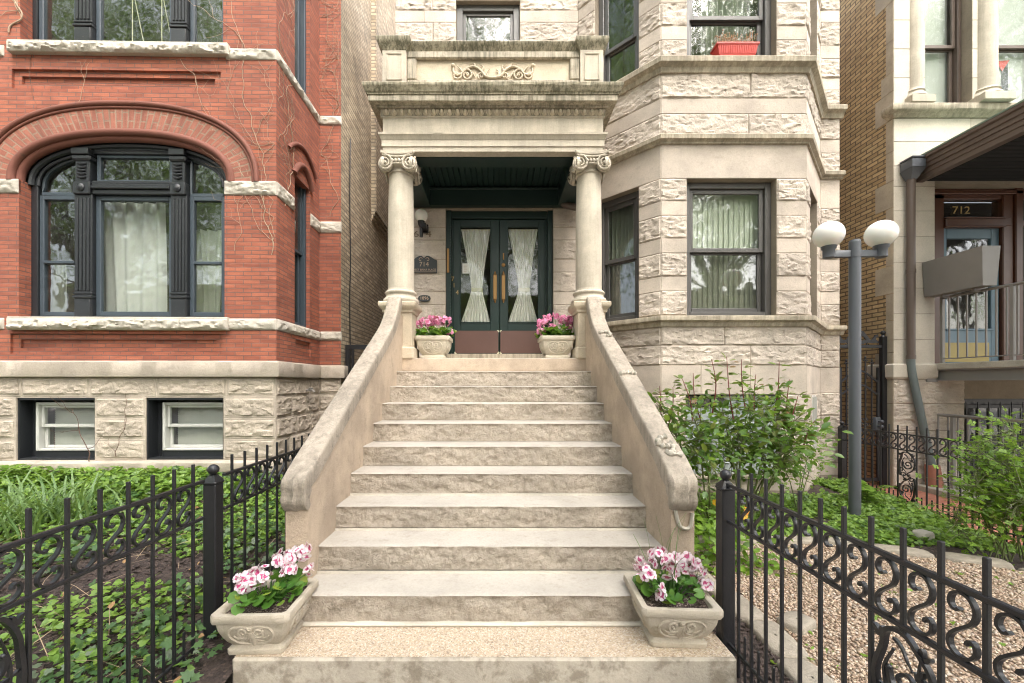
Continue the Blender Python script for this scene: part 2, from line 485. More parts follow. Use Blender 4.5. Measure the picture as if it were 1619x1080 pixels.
M['tread'] = stone('worn step stone', (.425, .385, .33), stain=.45, stain_c=(.24, .205, .16), isl=0, bump=.35, vary=.1)
M['riser'] = stone('rough step face', (.45, .385, .31), stain=.55, stain_c=(.19, .15, .105), isl=0, bump=.9, grain=45, lo=.45, hi=.68, crag=.9, sc2=21)
M['stucco'] = stone('tan stucco', (.45, .355, .265), stain=.55, stain_c=(.27, .22, .165), isl=0, bump=.6, vary=.2, grain=110)
M['coping'] = stone('grey coping stone', (.38, .325, .26), stain=.7, stain_c=(.12, .10, .075), isl=0, bump=.7, grain=90, streak=.35, streak_c=(.09, .075, .06), fq=24)
M['plinth'] = stone('concrete plinth', (.42, .37, .30), stain=.7, stain_c=(.17, .14, .10), isl=0, bump=.5, lo=.46, hi=.62, sc2=7)
M['patch'] = stone('pale mortar patch', (.50, .455, .38), isl=0, stain=.1)
M['grey_lime'] = stone('grey foundation stone', (.46, .395, .325), stain=.3, isl=.08, bump=.45)
M['grey_rock'] = stone('grey foundation rock face', (.47, .40, .325), stain=.35, isl=.1, bump=.6, crag=.6)
M['band'] = stone('pale stone band', (.50, .455, .385), stain=.4, stain_c=(.16, .14, .11), isl=0, bump=.6)
M['pale_lime'] = stone('pale smooth limestone', (.58, .52, .435), stain=.15, isl=.06, bump=.15, vary=.08)
M['pot'] = stone('cast stone pot', (.47, .41, .325), stain=.45, stain_c=(.22, .19, .11), isl=0, bump=.5, grain=120)
M['pot_pale'] = stone('pale cast stone pot', (.56, .50, .40), stain=.3, stain_c=(.3, .25, .17), isl=0, bump=.3, grain=120)
M['edge_stone'] = stone('edging stone', (.27, .235, .185), stain=.5, isl=.2, bump=.7)
M['red_brick'] = brick('red brick', (.375, .117, .064), (.25, .075, .045), (.15, .085, .068), rh=.0525, ms=.0058, dirt=.45, dirt_c=(.12, .045, .035), pale=.3, pale_c=(.46, .23, .16), cv=.16)
M['arch_brick'] = brick('arch brick', (.25, .085, .055), (.32, .12, .08), (.25, .17, .12), bw=.21, rh=.076, ms=.010, dirt=.35, pale=.35)
M['dark_brick'] = paint('moulded brick', (.17, .06, .04), .8, .5, (.06, .035, .028), .4)
M['tan_brick'] = brick('tan common brick', (.56, .46, .33), (.36, .28, .19), (.20, .165, .125), ms=.010, bump=1.0, dirt=.55, dirt_c=(.09, .075, .055), pale=.3, pale_c=(.62, .54, .42))
M['yellow_brick'] = brick('yellow brick', (.56, .40, .21), (.42, .28, .14), (.14, .10, .065), ms=.010, bump=1.0, dirt=.25, dirt_c=(.12, .085, .05), pale=.25, pale_c=(.40, .19, .09))
M['iron'] = paint('black wrought iron', (.012, .012, .014), .34, .35, (.06, .03, .018), .35, metal=0, sc=22)
M['black_wood'] = paint('black painted wood', (.016, .018, .021), .42, .22, (.22, .21, .19), .3, sc=30)
M['slate_frame'] = paint('slate blue window frame', (.045, .06, .075), .4, 0)
M['grey_frame'] = paint('grey aluminium frame', (.085, .08, .075), .4, 0)
M['white_frame'] = paint('white vinyl', (.50, .50, .47), .35, .15, (.3, .27, .22))
M['green_wood'] = paint('dark green painted wood', (.006, .022, .018), .38, .1, (.02, .05, .045))
M['green_board'] = paint('dark green bead board', (.014, .03, .026), .42)
M['brown_wood'] = paint('dark stained wood', (.085, .03, .014), .4, .3, (.03, .012, .007))
M['brown_metal'] = paint('brown painted metal', (.11, .08, .065), .42, .15, (.14, .17, .15))
M['grey_metal'] = paint('taupe painted metal', (.22, .205, .19), .4, .05)
M['pole'] = paint('blue grey painted steel', (.085, .092, .105), .42, .08, (.15, .15, .15))
M['copper'] = paint('weathered copper', (.12, .145, .145), .55, .8, (.12, .085, .07))
M['verdigris'] = paint('verdigris edge', (.20, .27, .22), .6, .3, (.1, .08, .06))
M['terracotta'] = paint('terracotta pipe', (.30, .12, .08), .7, .5, (.2, .12, .09))
M['brass'] = paint('brass', (.32, .18, .07), .35, .2, (.2, .12, .05), metal=.7)
M['kick'] = paint('brown kick plate', (.115, .058, .045), .5, .2, (.22, .16, .14))
M['gold'] = paint('gold lettering', (.40, .28, .11), .5)
M['gold_plate'] = paint('tarnished gold plate', (.36, .27, .07), .45, .5, (.18, .13, .04))
M['blue_door'] = paint('blue painted door', (.10, .17, .22), .45)
M['globe'] = NT('opal glass').pbr((.80, .79, .74), .18, None, Subsurface_Weight=.25)
M['plaque'] = paint('dark slate plaque', (.03, .035, .037), .5)
M['plaque_text'] = paint('plaque lettering', (.42, .31, .22), .5)
M['old_text'] = paint('worn painted numeral', (.17, .13, .09), .8)
M['red_plastic'] = paint('red plastic', (.52, .06, .045), .45)
M['dry'] = paint('dry stalk', (.34, .22, .13), .8)
M['lf_dead'] = leafm('dead leaf', (.22, .12, .05), (.36, .22, .10), None, .8, .1)
M['white_curtain'] = cloth('white curtain', (.70, .72, .68))
M['grey_curtain'] = cloth('grey green curtain', (.42, .45, .38))
M['blind'] = cloth('vertical blind fabric', (.66, .70, .58))
M['slat'] = cloth('window slat', (.66, .66, .6))
M['sheer'] = cloth('sheer curtain', (.88, .88, .80), .78, .1)
M['tie'] = cloth('cream curtain tie', (.68, .66, .48))
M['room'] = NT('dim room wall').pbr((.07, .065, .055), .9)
M['paper'] = NT('paper').pbr((.7, .71, .66), .8)
M['glass'] = glass('window glass')
M['storm_glass'] = glass('storm window glass', (.92, .95, .92), .09, .08, .05)
M['door_glass'] = glass('door glass', (.98, .99, .98), .0, .02)
M['screen_glass'] = glass('screened glass', (.55, .56, .53), .05, .02, .10)
M['bark'] = paint('bark', (.10, .075, .05), .9, .4, (.05, .04, .03), .8)
M['twig'] = paint('bare vine twig', (.36, .26, .18), .9)
M['twig_dark'] = paint('dark vine twig', (.12, .07, .05), .9)
M['cane'] = paint('green rose cane', (.12, .14, .05), .7, .5, (.13, .07, .04))
M['cane_red'] = paint('red new shoot', (.17, .04, .035), .6)
M['soil'] = gran('potting soil', [(.02, .012, .01), (.05, .03, .022), (.035, .02, .015), (.3, .24, .2)], 160)
M['mulch_soil'] = gran('mulch soil', [(.018, .012, .01), (.045, .03, .024), (.028, .019, .015), (.075, .05, .04)], 60, 1.0)
M['mulch'] = paint('mulch chip', (.05, .034, .028), .9, .5, (.035, .022, .018), .5)
M['straw'] = paint('dead stalk', (.30, .22, .14), .9)
M['aggregate'] = gran('exposed aggregate', [(.34, .25, .17), (.52, .42, .30), (.42, .33, .23), (.60, .52, .42), (.26, .19, .13)], 130, .7)
def _pebble():
    t = NT('gravel pebble'); r = t.island()
    rp = t.n('ShaderNodeValToRGB', Fac=r); el = rp.color_ramp.elements
    cs = [(.38, .28, .19), (.50, .40, .30), (.27, .18, .12), (.42, .31, .22), (.2, .135, .09), (.54, .46, .38)]
    while len(el) < len(cs): el.new(.5)
    for i, c in enumerate(cs): el[i].position = i / (len(cs) - 1); el[i].color = (*c, 1)
    return t.pbr(rp.outputs[0], .7)
M['pebble'] = _pebble()
M['gravel_base'] = gran('gravel bed', [(.40, .30, .22), (.52, .42, .33), (.30, .2, .14), (.6, .52, .43)], 45, 1.0)
M['walk_brick'] = brick('paving brick', (.36, .13, .085), (.44, .18, .12), (.28, .15, .1), bw=.2, rh=.1, dirt=.15, pale=.1)
M['concrete'] = stone('pavement concrete', (.40, .37, .31), stain=.35, isl=0)
M['asphalt'] = stone('asphalt', (.05, .05, .05), isl=0)
M['grass'] = stone('bare ground', (.17, .15, .13), isl=0)
M['lf_ground'] = leafm('ground cover leaf', (.12, .23, .035), (.27, .41, .07), (.06, .12, .03))
M['lf_ivy'] = leafm('ivy leaf', (.05, .12, .035), (.13, .23, .08), (.17, .21, .14))
M['lf_bright'] = leafm('bright shrub leaf', (.13, .25, .025), (.26, .42, .05), (.08, .16, .02), trans=.45)
M['lf_rose'] = leafm('rose leaf', (.07, .16, .03), (.17, .29, .055), (.24, .27, .07), .34, .5)
M['lf_rose_tip'] = leafm('young rose leaf', (.12, .20, .04), (.20, .22, .05), (.20, .09, .04))
M['lf_ger'] = leafm('geranium leaf', (.05, .15, .02), (.13, .28, .04), (.28, .36, .04))
M['lf_iris'] = leafm('iris blade', (.12, .22, .07), (.22, .33, .12))
M['lf_tree'] = leafm('street tree leaf', (.13, .23, .06), (.24, .36, .10))
M['petal_white'] = leafm('white pink petal', (.85, .66, .73), (.88, .82, .84), None, .5, .25)
M['petal_eye'] = leafm('magenta petal centre', (.55, .03, .18), (.62, .10, .30), None, .5, .2)
M['petal_pink'] = leafm('hot pink petal', (.80, .24, .46), (.86, .40, .60), None, .5, .25)
M['petal_pink2'] = leafm('deep pink petal', (.70, .12, .34), (.78, .24, .46), None, .5, .25)
# ---------------------------------------------------------------- masonry helpers
def face(p0, p1):
    """frame of a wall face seen with p0 on the left: length, along, outward normal"""
    dx, dy = p1[0] - p0[0], p1[1] - p0[1]; L = math.hypot(dx, dy)
    u = (dx / L, dy / L)
    return L, u, (u[1], -u[0])
def rock(mb, o, u, n, a0, a1, z0, z1, amp=.045, seed=0, marg=.004, step=.013, mi=0, edge=.012):
    w, h = a1 - a0 - 2 * marg, z1 - z0 - 2 * marg
    if w < .03 or h < .03: return
    nu, nv = max(4, int(w / step)), max(4, int(h / step))
    A, B = np.meshgrid(np.linspace(0, w, nu), np.linspace(0, h, nv))
    r = np.random.default_rng(seed * 7919 + 13)
    wa = A + .05 * fbm(A * 9, B * 9, seed, 3); wb = B + .05 * fbm(A * 9, B * 9, seed + 5, 3)
    K = max(5, int(w * h / .0045))
    cx, cy = r.random(K) * w, r.random(K) * h
    sl, hh = r.normal(0, .22, (K, 2)), r.random(K)
    hh = hh * (.6 + .8 * (cy / h < .45))
    D = ((wa[..., None] - cx) * .62) ** 2 + ((wb[..., None] - cy) * 1.4) ** 2
    k = D.argmin(-1)
    fac = hh[k] * amp * .55 + np.clip(sl[k, 0] * (wa - cx[k]) * .6 + sl[k, 1] * (wb - cy[k]), -amp * .5, amp * .5)
    big = fbm(A * 4, B * 6, seed + 2, 3)
    d = amp * (.55 + .7 * big) + .6 * fac + amp * .5 * fbm(A * 18, B * 26, seed + 9, 5) - amp * .9 * np.clip(.14 - np.abs(fbm(A * 7 + seed, B * 15, seed + 21, 4)), 0, 1) * 3
    de = np.minimum(np.minimum(A, w - A), np.minimum(B, h - B)) + .006 * fbm(A * 20, B * 20, seed + 3, 3)
    f = np.clip(de / edge, 0, 1) ** .65
    d = np.clip(d, .003, amp * 1.7) * f
    o = np.array([o[0], o[1], 0.]); u3 = np.array([u[0], u[1], 0.]); n3 = np.array([n[0], n[1], 0.])
    P = o + u3 * (a0 + marg + A)[..., None] + n3 * d[..., None] + np.array([0, 0, 1.]) * (z0 + marg + B)[..., None]
    mb.grid(P, mi)
def smooth_block(mb, o, u, n, a0, a1, z0, z1, out=.005, marg=.0035, mi=0):
    mb.obox(o, u, n, a0 + marg, a1 - marg, -out, .02, z0 + marg, z1 - marg, mi, .003)
_seed = [1]
def ashlar(rk, sm, p0, p1, courses, openings=(), blk=.8, amp=.045, marg=.004, margin=0.0):
    L, u, n = face(p0, p1)
    for ci, c in enumerate(courses):
        z0, z1, kind = c[:3]; bl = c[3] if len(c) > 3 else blk
        segs = [(0, L)]
        for a, b, q0, q1 in [o[:4] for o in openings]:
            if z1 > q0 + .01 and z0 < q1 - .01:
                ns = []
                for s0, s1 in segs:
                    if b <= s0 or a >= s1: ns.append((s0, s1)); continue
                    if a - s0 > .02: ns.append((s0, a))
                    if s1 - b > .02: ns.append((b, s1))
                segs = ns
        for s0, s1 in segs:
            k = max(1, round((s1 - s0) / bl))
            cuts = [s0 + (s1 - s0) * i / k for i in range(k + 1)]
            if k > 1:
                sh = (s1 - s0) / k * (.22 if ci % 2 else -.12)
                cuts = [cuts[0]] + [min(max(t + sh + random.uniform(-.04, .04), s0 + .06), s1 - .06) for t in cuts[1:-1]] + [cuts[-1]]
            for a, b in zip(cuts[:-1], cuts[1:]):
                _seed[0] += 1
                if kind == 'R':
                    if margin: smooth_block(sm, p0, u, n, a, b, z0, z1, mi=1)
                    rock(rk, (p0[0] + n[0] * (.005 if margin else 0), p0[1] + n[1] * (.005 if margin else 0)), u, n, a + margin, b - margin, z0 + margin, z1 - margin, amp, _seed[0], marg, .013, 2)
                else: smooth_block(sm, p0, u, n, a, b, z0, z1, mi=1)
def masonry(parent, name, mats, z0, z1, p0, p1, courses, openings=(), blk=.8, amp=.045, marg=.004, margin=0.0):
    """one wall face: joints and reveals, smooth blocks and rock-faced blocks in one mesh"""
    r = MB(); panel(r, p0, p1, z0, z1, openings)
    ashlar(r, r, p0, p1, courses, openings, blk, amp, marg, margin)
    return r.build(name, mats, parent, 30)
def panel(mb, p0, p1, z0, z1, openings=(), depth=.25, mi=0, mr=None):
    """flat wall face with reveals round its openings"""
    L, u, n = face(p0, p1)
    def P(a, z, d=0): return (p0[0] + u[0] * a - n[0] * d, p0[1] + u[1] * a - n[1] * d, z)
    xs = sorted({0, L} | {t for o in openings for t in o[:2] if 0 < t < L}); zs = sorted({z0, z1} | {t for o in openings for t in o[2:4] if z0 < t < z1})
    for a, b in zip(xs[:-1], xs[1:]):
        for c, d in zip(zs[:-1], zs[1:]):
            if any(o[0] - 1e-6 <= a and b <= o[1] + 1e-6 and o[2] - 1e-6 <= c and d <= o[3] + 1e-6 for o in openings): continue
            mb.quad(P(a, c), P(b, c), P(b, d), P(a, d), mi)
    mr = mi if mr is None else mr
    for o in openings:
        a, b, c, d = o[:4]; q = o[4] if len(o) > 4 else depth
        mb.quad(P(a, c), P(a, d), P(a, d, q), P(a, c, q), mr); mb.quad(P(b, d), P(b, c), P(b, c, q), P(b, d, q), mr)
        mb.quad(P(a, d), P(b, d), P(b, d, q), P(a, d, q), mr); mb.quad(P(b, c), P(a, c), P(a, c, q), P(b, c, q), mr)
def window(parent, p0, p1, a0, a1, z0, z1, rec, fm, gm=None, rail=.5, fw=.065, sw=.05, name='window', gm2=None, sill=0.0, glasspane=True):
    """double hung sash window in the opening a0..a1, z0..z1 of the face p0-p1"""
    L, u, n = face(p0, p1); gm = gm or M['glass']; gm2 = gm2 or gm
    f = MB()
    for a, b, c, d in ((a0, a0 + fw, z0, z1), (a1 - fw, a1, z0, z1), (a0 + fw, a1 - fw, z1 - fw, z1), (a0 + fw, a1 - fw, z0, z0 + fw * .8)):
        f.obox(p0, u, n, a, b, rec, rec + .12, c, d, 0, .006)
    w = f.build(name, fm, parent)
    zi0, zi1 = z0 + fw * .8, z1 - fw; ai0, ai1 = a0 + fw, a1 - fw
    zr = zi0 + (zi1 - zi0) * rail
    lights = [(zr - .02, zi1, rec + .035, gm), (zi0, zr + .02, rec + .075, gm2)] if rail else [(zi0, zi1, rec + .035, gm)]
    for c, d, q, g in lights:
        s = MB()
        for a, b, e, h in ((ai0, ai0 + sw, c, d), (ai1 - sw, ai1, c, d), (ai0 + sw, ai1 - sw, d - sw, d), (ai0 + sw, ai1 - sw, c, c + sw)):
            s.obox(p0, u, n, a, b, q, q + .035, e, h, 0, .005)
        s.build('sash', fm, w)
        gp = MB()
        def P(a, z): return (p0[0] + u[0] * a - n[0] * (q + .018), p0[1] + u[1] * a - n[1] * (q + .018), z)
        e = .004
        gp.quad(P(ai0 + sw - e, c + sw - e), P(ai1 - sw + e, c + sw - e), P(ai1 - sw + e, d - sw + e), P(ai0 + sw - e, d - sw + e))
        gp.build('pane', g, w)
    return w
def room(mb, p0, p1, a0, a1, z0, z1, d0=.3, d1=1.5, g=.3):
    L, u, n = face(p0, p1)
    def P(a, d, z): return (p0[0] + u[0] * a - n[0] * d, p0[1] + u[1] * a - n[1] * d, z)
    a0, a1, z0, z1 = a0 - g, a1 + g, z0 - g, z1 + g
    mb.quad(P(a0, d1, z0), P(a1, d1, z0), P(a1, d1, z1), P(a0, d1, z1))
    for a in (a0, a1): mb.quad(P(a, d0, z0), P(a, d1, z0), P(a, d1, z1), P(a, d0, z1))
    for z in (z0, z1): mb.quad(P(a0, d0, z), P(a1, d0, z), P(a1, d1, z), P(a0, d1, z))
def curtain(parent_root, p0, p1, a0, a1, z0, z1, dep, mat, folds=9, amp=.03, seed=0, shape=None, name='curtain'):
    L, u, n = face(p0, p1); nu, nv = folds * 8, 26
    P = np.zeros((nv, nu, 3)); ph = random.random() * 6
    for i in range(nv):
        tz = i / (nv - 1); z = z0 + (z1 - z0) * tz
        l, r = (a0, a1) if shape is None else shape(tz)
        for j in range(nu):
            t = j / (nu - 1)
            am = amp * (1 if shape is None else max(.35, (r - l) / (a1 - a0)))
            q = am * math.sin(2 * PI * folds * t + ph + 1.2 * math.sin(t * 5 + seed) + .4 * tz) + am * .5 * math.sin(t * 9 + tz * 2 + seed)
            a = l + (r - l) * t + .012 * math.sin(7 * t + 3 * tz + seed) * (1 if shape is None else 0)
            P[i, j] = (p0[0] + u[0] * a - n[0] * (dep + q), p0[1] + u[1] * a - n[1] * (dep + q), z)
    mb = MB(); mb.grid(P)
    return mb.build(name, mat, parent_root, 80)
def text(txt, size, mat, parent, loc, name='lettering', ext=.004, rz=0.0, roll=0.0, sx=1.0):
    cu = bpy.data.curves.new('t', 'FONT'); cu.body = txt; cu.size = size; cu.extrude = ext; cu.align_x = 'CENTER'; cu.align_y = 'CENTER'
    t = bpy.data.objects.new('t', cu); C.objects.link(t)
    dg = bpy.context.evaluated_depsgraph_get(); dg.update()
    me = bpy.data.meshes.new_from_object(t.evaluated_get(dg))
    bpy.data.objects.remove(t); me.name = name
    n = len(me.vertices); co = np.empty(n * 3); me.vertices.foreach_get('co', co); co = co.reshape(-1, 3)
    x, y, z = co[:, 0] * sx, co[:, 1], co[:, 2]
    x, y = x * math.cos(roll) - y * math.sin(roll), x * math.sin(roll) + y * math.cos(roll)
    org = np.array(parent['_o']) if parent is not None else np.zeros(3)
    X = x * math.cos(rz); Y = x * math.sin(rz)
    out = np.stack([X + loc[0] + z * math.sin(rz), Y + loc[1] - z * math.cos(rz), y + loc[2]], 1) - org
    me.vertices.foreach_set('co', out.ravel()); me.materials.clear(); me.materials.append(mat); me.update()
    o = bpy.data.objects.new(name, me); C.objects.link(o); o['_o'] = [float(t) for t in org]
    if parent is not None: o.parent = parent
    return o

# ================================================================ GROUND
def struct(mb, name, mats, kind='structure', smooth=None):
    o = mb.build(name, mats, None, smooth); o['kind'] = kind; return o
g = MB(); g.quad((-600, -600, -.16), (600, -600, -.16), (600, 600, -.16), (-600, 600, -.16)); struct(g, 'ground', M['grass'])
g = MB(); g.box(-40, 40, -1.6, .42, -.3, 0.0); struct(g, 'sidewalk', M['concrete'])
g = MB(); g.box(-40, 40, -12, -4.2, -.5, -.12); struct(g, 'road', M['asphalt'])
def hz(x, y):
    """height of the planted ground"""
    x = np.asarray(x, float); y = np.asarray(y, float)
    left = .07 + .33 * np.clip((y - 1.9) / 3.0, 0, 1) ** .8
    right = .015 + .13 * np.clip((y - 3.7) / 1.6, 0, 1) - .10 * np.clip((x - 4.2) / .9, 0, 1) * np.clip((6 - y) / 1.5, 0, 1)
    t = np.clip((x + .4) / .8, 0, 1)
    return left * (1 - t) + right * t + .03 * fbm(x * 2.2, y * 2.2, 5, 3)
def sheet(name, x0, x1, y0, y1, mat, dz=0.0, step=.08, rough=.0, kind='structure'):
    xs = np.arange(x0, x1 + step, step); ys = np.arange(y0, y1 + step, step)
    A, B = np.meshgrid(xs, ys)
    Z = hz(A, B) + dz + (rough * fbm(A * 14, B * 14, 3, 4) if rough else 0)
    mb = MB(); mb.grid(np.stack([A, B, Z], -1)); o = struct(mb, name, mat, kind, 180)
    return o
sheet('garden_bed', -8.48, -1.42, .45, 5.3, M['mulch_soil'], 0, .05, .05)
sheet('garden_bed', 1.26, 5.15, .45, 6.4, M['mulch_soil'], 0, .05, .03)
g = MB(); g.box(5.30, 6.46, .42, 9.5, -.3, -.05); struct(g, 'brick_path', M['walk_brick'])
g = MB(); g.box(6.46, 9.5, .42, 6.3, -.3, .035, 0, .01); struct(g, 'path', M['concrete'])
g = MB(); g.box(-2.43, -1.62, 5.6, 14, -.3, .2); struct(g, 'path', M['concrete'])

# ================================================================ CENTRAL GREYSTONE HOUSE
WY, BY = 6.3, 5.38
house = thing('greystone_house', 'pale limestone house with a columned porch and a three sided bay', 'house', (1.8, WY, 0))
ZC = [(1.45, 1.84, 'S', .62), (1.84, 2.105, 'R', 1.15), (2.105, 2.36, 'R', 1.0)]
ZM = [(2.50, 2.825, 'R'), (2.825, 3.02, 'S'), (3.02, 3.33, 'R'), (3.33, 3.525, 'S'), (3.525, 3.83, 'R'), (3.83, 4.02, 'S'), (4.02, 4.32, 'R')]
ZL = [(4.32, 4.775, 'S', 1.3)]
ZT = [(4.88, 5.18, 'R', 1.0), (5.18, 5.385, 'S', 1.4), (5.385, 5.72, 'R', 1.0)]
ZU = [(5.885, 6.16, 'R'), (6.16, 6.345, 'S'), (6.345, 6.65, 'R'), (6.65, 6.85, 'S'), (6.85, 7.215, 'R'), (7.215, 7.40, 'S'), (7.40, 7.75, 'R'), (7.75, 8.0, 'S'), (8.0, 8.4, 'R')]
ZB = [(.17, .36, 'S', .9), (.36, .74, 'R', .6), (.74, 1.10, 'R', .6), (1.10, 1.45, 'R', .6)]
TOP = 8.4
rk, sm, bk = MB(), MB(), MB()
# wall behind the porch and above the balcony
WL = -1.61; p0, p1 = (WL, WY), (1.24, WY)
dx0, dx1 = -.82 - WL, .853 - WL
door_o = (dx0, dx1, 1.92, 4.31, .14)
upw = (PX(721, WY) - WL, PX(822, WY) - WL, 5.885, 7.56, .16)
ops = [door_o, upw]
LM = [M['lime_mortar'], M['lime'], M['lime_rock']]
masonry(house, 'wall', LM, 0, TOP, p0, p1, [(2.0, 2.5, 'R', .6)] + [c for c in ZM] + [(4.9, 5.2, 'R'), (5.2, 5.4, 'S'), (5.4, 5.885, 'R')] + ZU, ops, .62, .018)
# bay: three faces and the strip beside it
FL, FR = (2.16, BY), (4.09, BY); WLB, WRB = (1.24, WY), (5.0, WY); END = (5.31, WY)
lw = math.hypot(.92, .92)
win_c = (.345, 1.535); win_s = (.30, lw - .31)
def wo(a, b): return [(a, b, 2.50, 4.32, .17), (a, b, 5.885, 7.75, .17)]
bmt = (.33, 1.58, .37, 1.45, .12)
for p0, p1, (a, b), mid in ((WLB, FL, win_s, False), (FL, FR, win_c, True), (FR, WRB, win_s, False)):
    op = wo(a, b) + ([bmt] if mid else [])
    masonry(house, 'bay_wall', LM, -.2, TOP, p0, p1, ZB + ZC + ZM + ZL + ZT + ZU, op, .62 if not mid else .5, .022)
masonry(house, 'wall', LM, -.2, TOP, WRB, END, ZB + ZC + ZM + ZL + ZT + ZU, (), .6, .024)
panel(bk, (WL, 10.4), (WL, WY), -.2, TOP); panel(bk, END, (END[0], 14), -.2, TOP)
masonry(house, 'wall', LM, -.2, TOP, END, (END[0], 7.6), ZB + ZC + ZM + ZL + ZT + ZU, (), .6, .02)
bk.build('side_wall', M['lime'], house)
bayp = [WLB, FL, FR, WRB, (5.34, WY)]
def mk(name, prof, path=bayp, mat='lime_trim', **k):
    mb = MB(); mb.mould(prof, path, 0, True, k.get('wob', .004), k.get('step', .06), k.get('seed', 0)); return mb.build(name, M[mat], house, 35)
mk('window_sill', [(-.02, 2.345), (.035, 2.35), (.05, 2.385), (.055, 2.40), (.10, 2.425), (.105, 2.475), (.10, 2.485), (-.17, 2.505)])
mk('string_course', [(-.02, 4.765), (.03, 4.77), (.035, 4.79), (.075, 4.815), (.08, 4.865), (.06, 4.882), (-.02, 4.885)])
mk('window_sill', [(-.02, 5.70), (.035, 5.705), (.05, 5.75), (.055, 5.765), (.11, 5.80), (.115, 5.86), (.105, 5.872), (-.17, 5.89)])
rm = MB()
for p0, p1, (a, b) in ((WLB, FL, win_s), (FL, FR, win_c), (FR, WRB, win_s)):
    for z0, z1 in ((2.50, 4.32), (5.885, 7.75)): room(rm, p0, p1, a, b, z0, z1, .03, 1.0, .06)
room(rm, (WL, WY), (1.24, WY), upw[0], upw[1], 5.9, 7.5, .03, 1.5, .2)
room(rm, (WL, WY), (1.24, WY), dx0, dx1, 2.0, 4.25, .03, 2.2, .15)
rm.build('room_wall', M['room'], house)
for p0, p1, (a, b), sc in ((WLB, FL, win_s, 0), (FL, FR, win_c, 0), (FR, WRB, win_s, 0)):
    for z0, z1 in ((2.50, 4.32), (5.885, 7.75)):
        window(house, p0, p1, a, b, z0, z1, .10, M['grey_frame'], M['glass'], .5 if z0 < 4 else .36, .085, .06, gm2=M['screen_glass'])
window(house, (WL, WY), (1.24, WY), upw[0], upw[1], upw[2], upw[3], .07, M['grey_frame'], M['glass'], 0, .1, .05)
# glass block window low in the bay, and the slit beside it
L, u, n = face(FL, FR)
gb = MB()
for i in range(7):
    for j in range(6):
        w_, h_ = (bmt[1] - bmt[0]) / 7, (bmt[3] - bmt[2]) / 6
        gb.obox(FL, u, n, bmt[0] + i * w_ + .008, bmt[0] + (i + 1) * w_ - .008, .05, .1, bmt[2] + j * h_ + .008, bmt[2] + (j + 1) * h_ - .008, 0 if (i, j) not in ((0, 5), (1, 5), (2, 5)) else 1, .012)
gb.obox(FL, u, n, bmt[0], bmt[1], .085, .12, bmt[2], bmt[3], 2)
t = NT('glass block'); gbm = t.pbr(t.mix(t.noise(t.co(), 14, 3), (.22, .25, .24), (.42, .46, .45)), .12, t.bump(t.noise(t.co(), 25, 2), .6, .01))
gb.build('glass_block_window', [gbm, M['room'], M['white_frame']], house)
mb = MB(); mb.obox(FL, u, n, bmt[0] - .05, bmt[1] + .05, -.06, .1, .335, .372, 0, .008); mb.build('basement_sill', M['lime_trim'], house)
L, u, n = face(FR, WRB)
mb = MB(); mb.obox(FR, u, n, .42, .78, -.012, .03, .60, 1.43, 0, .006)
for k in range(9): mb.obox(FR, u, n, .45 + k * .035, .463 + k * .035, -.03, 0, .63, 1.40, 0)
mb.build('basement_vent', M['white_frame'], house)
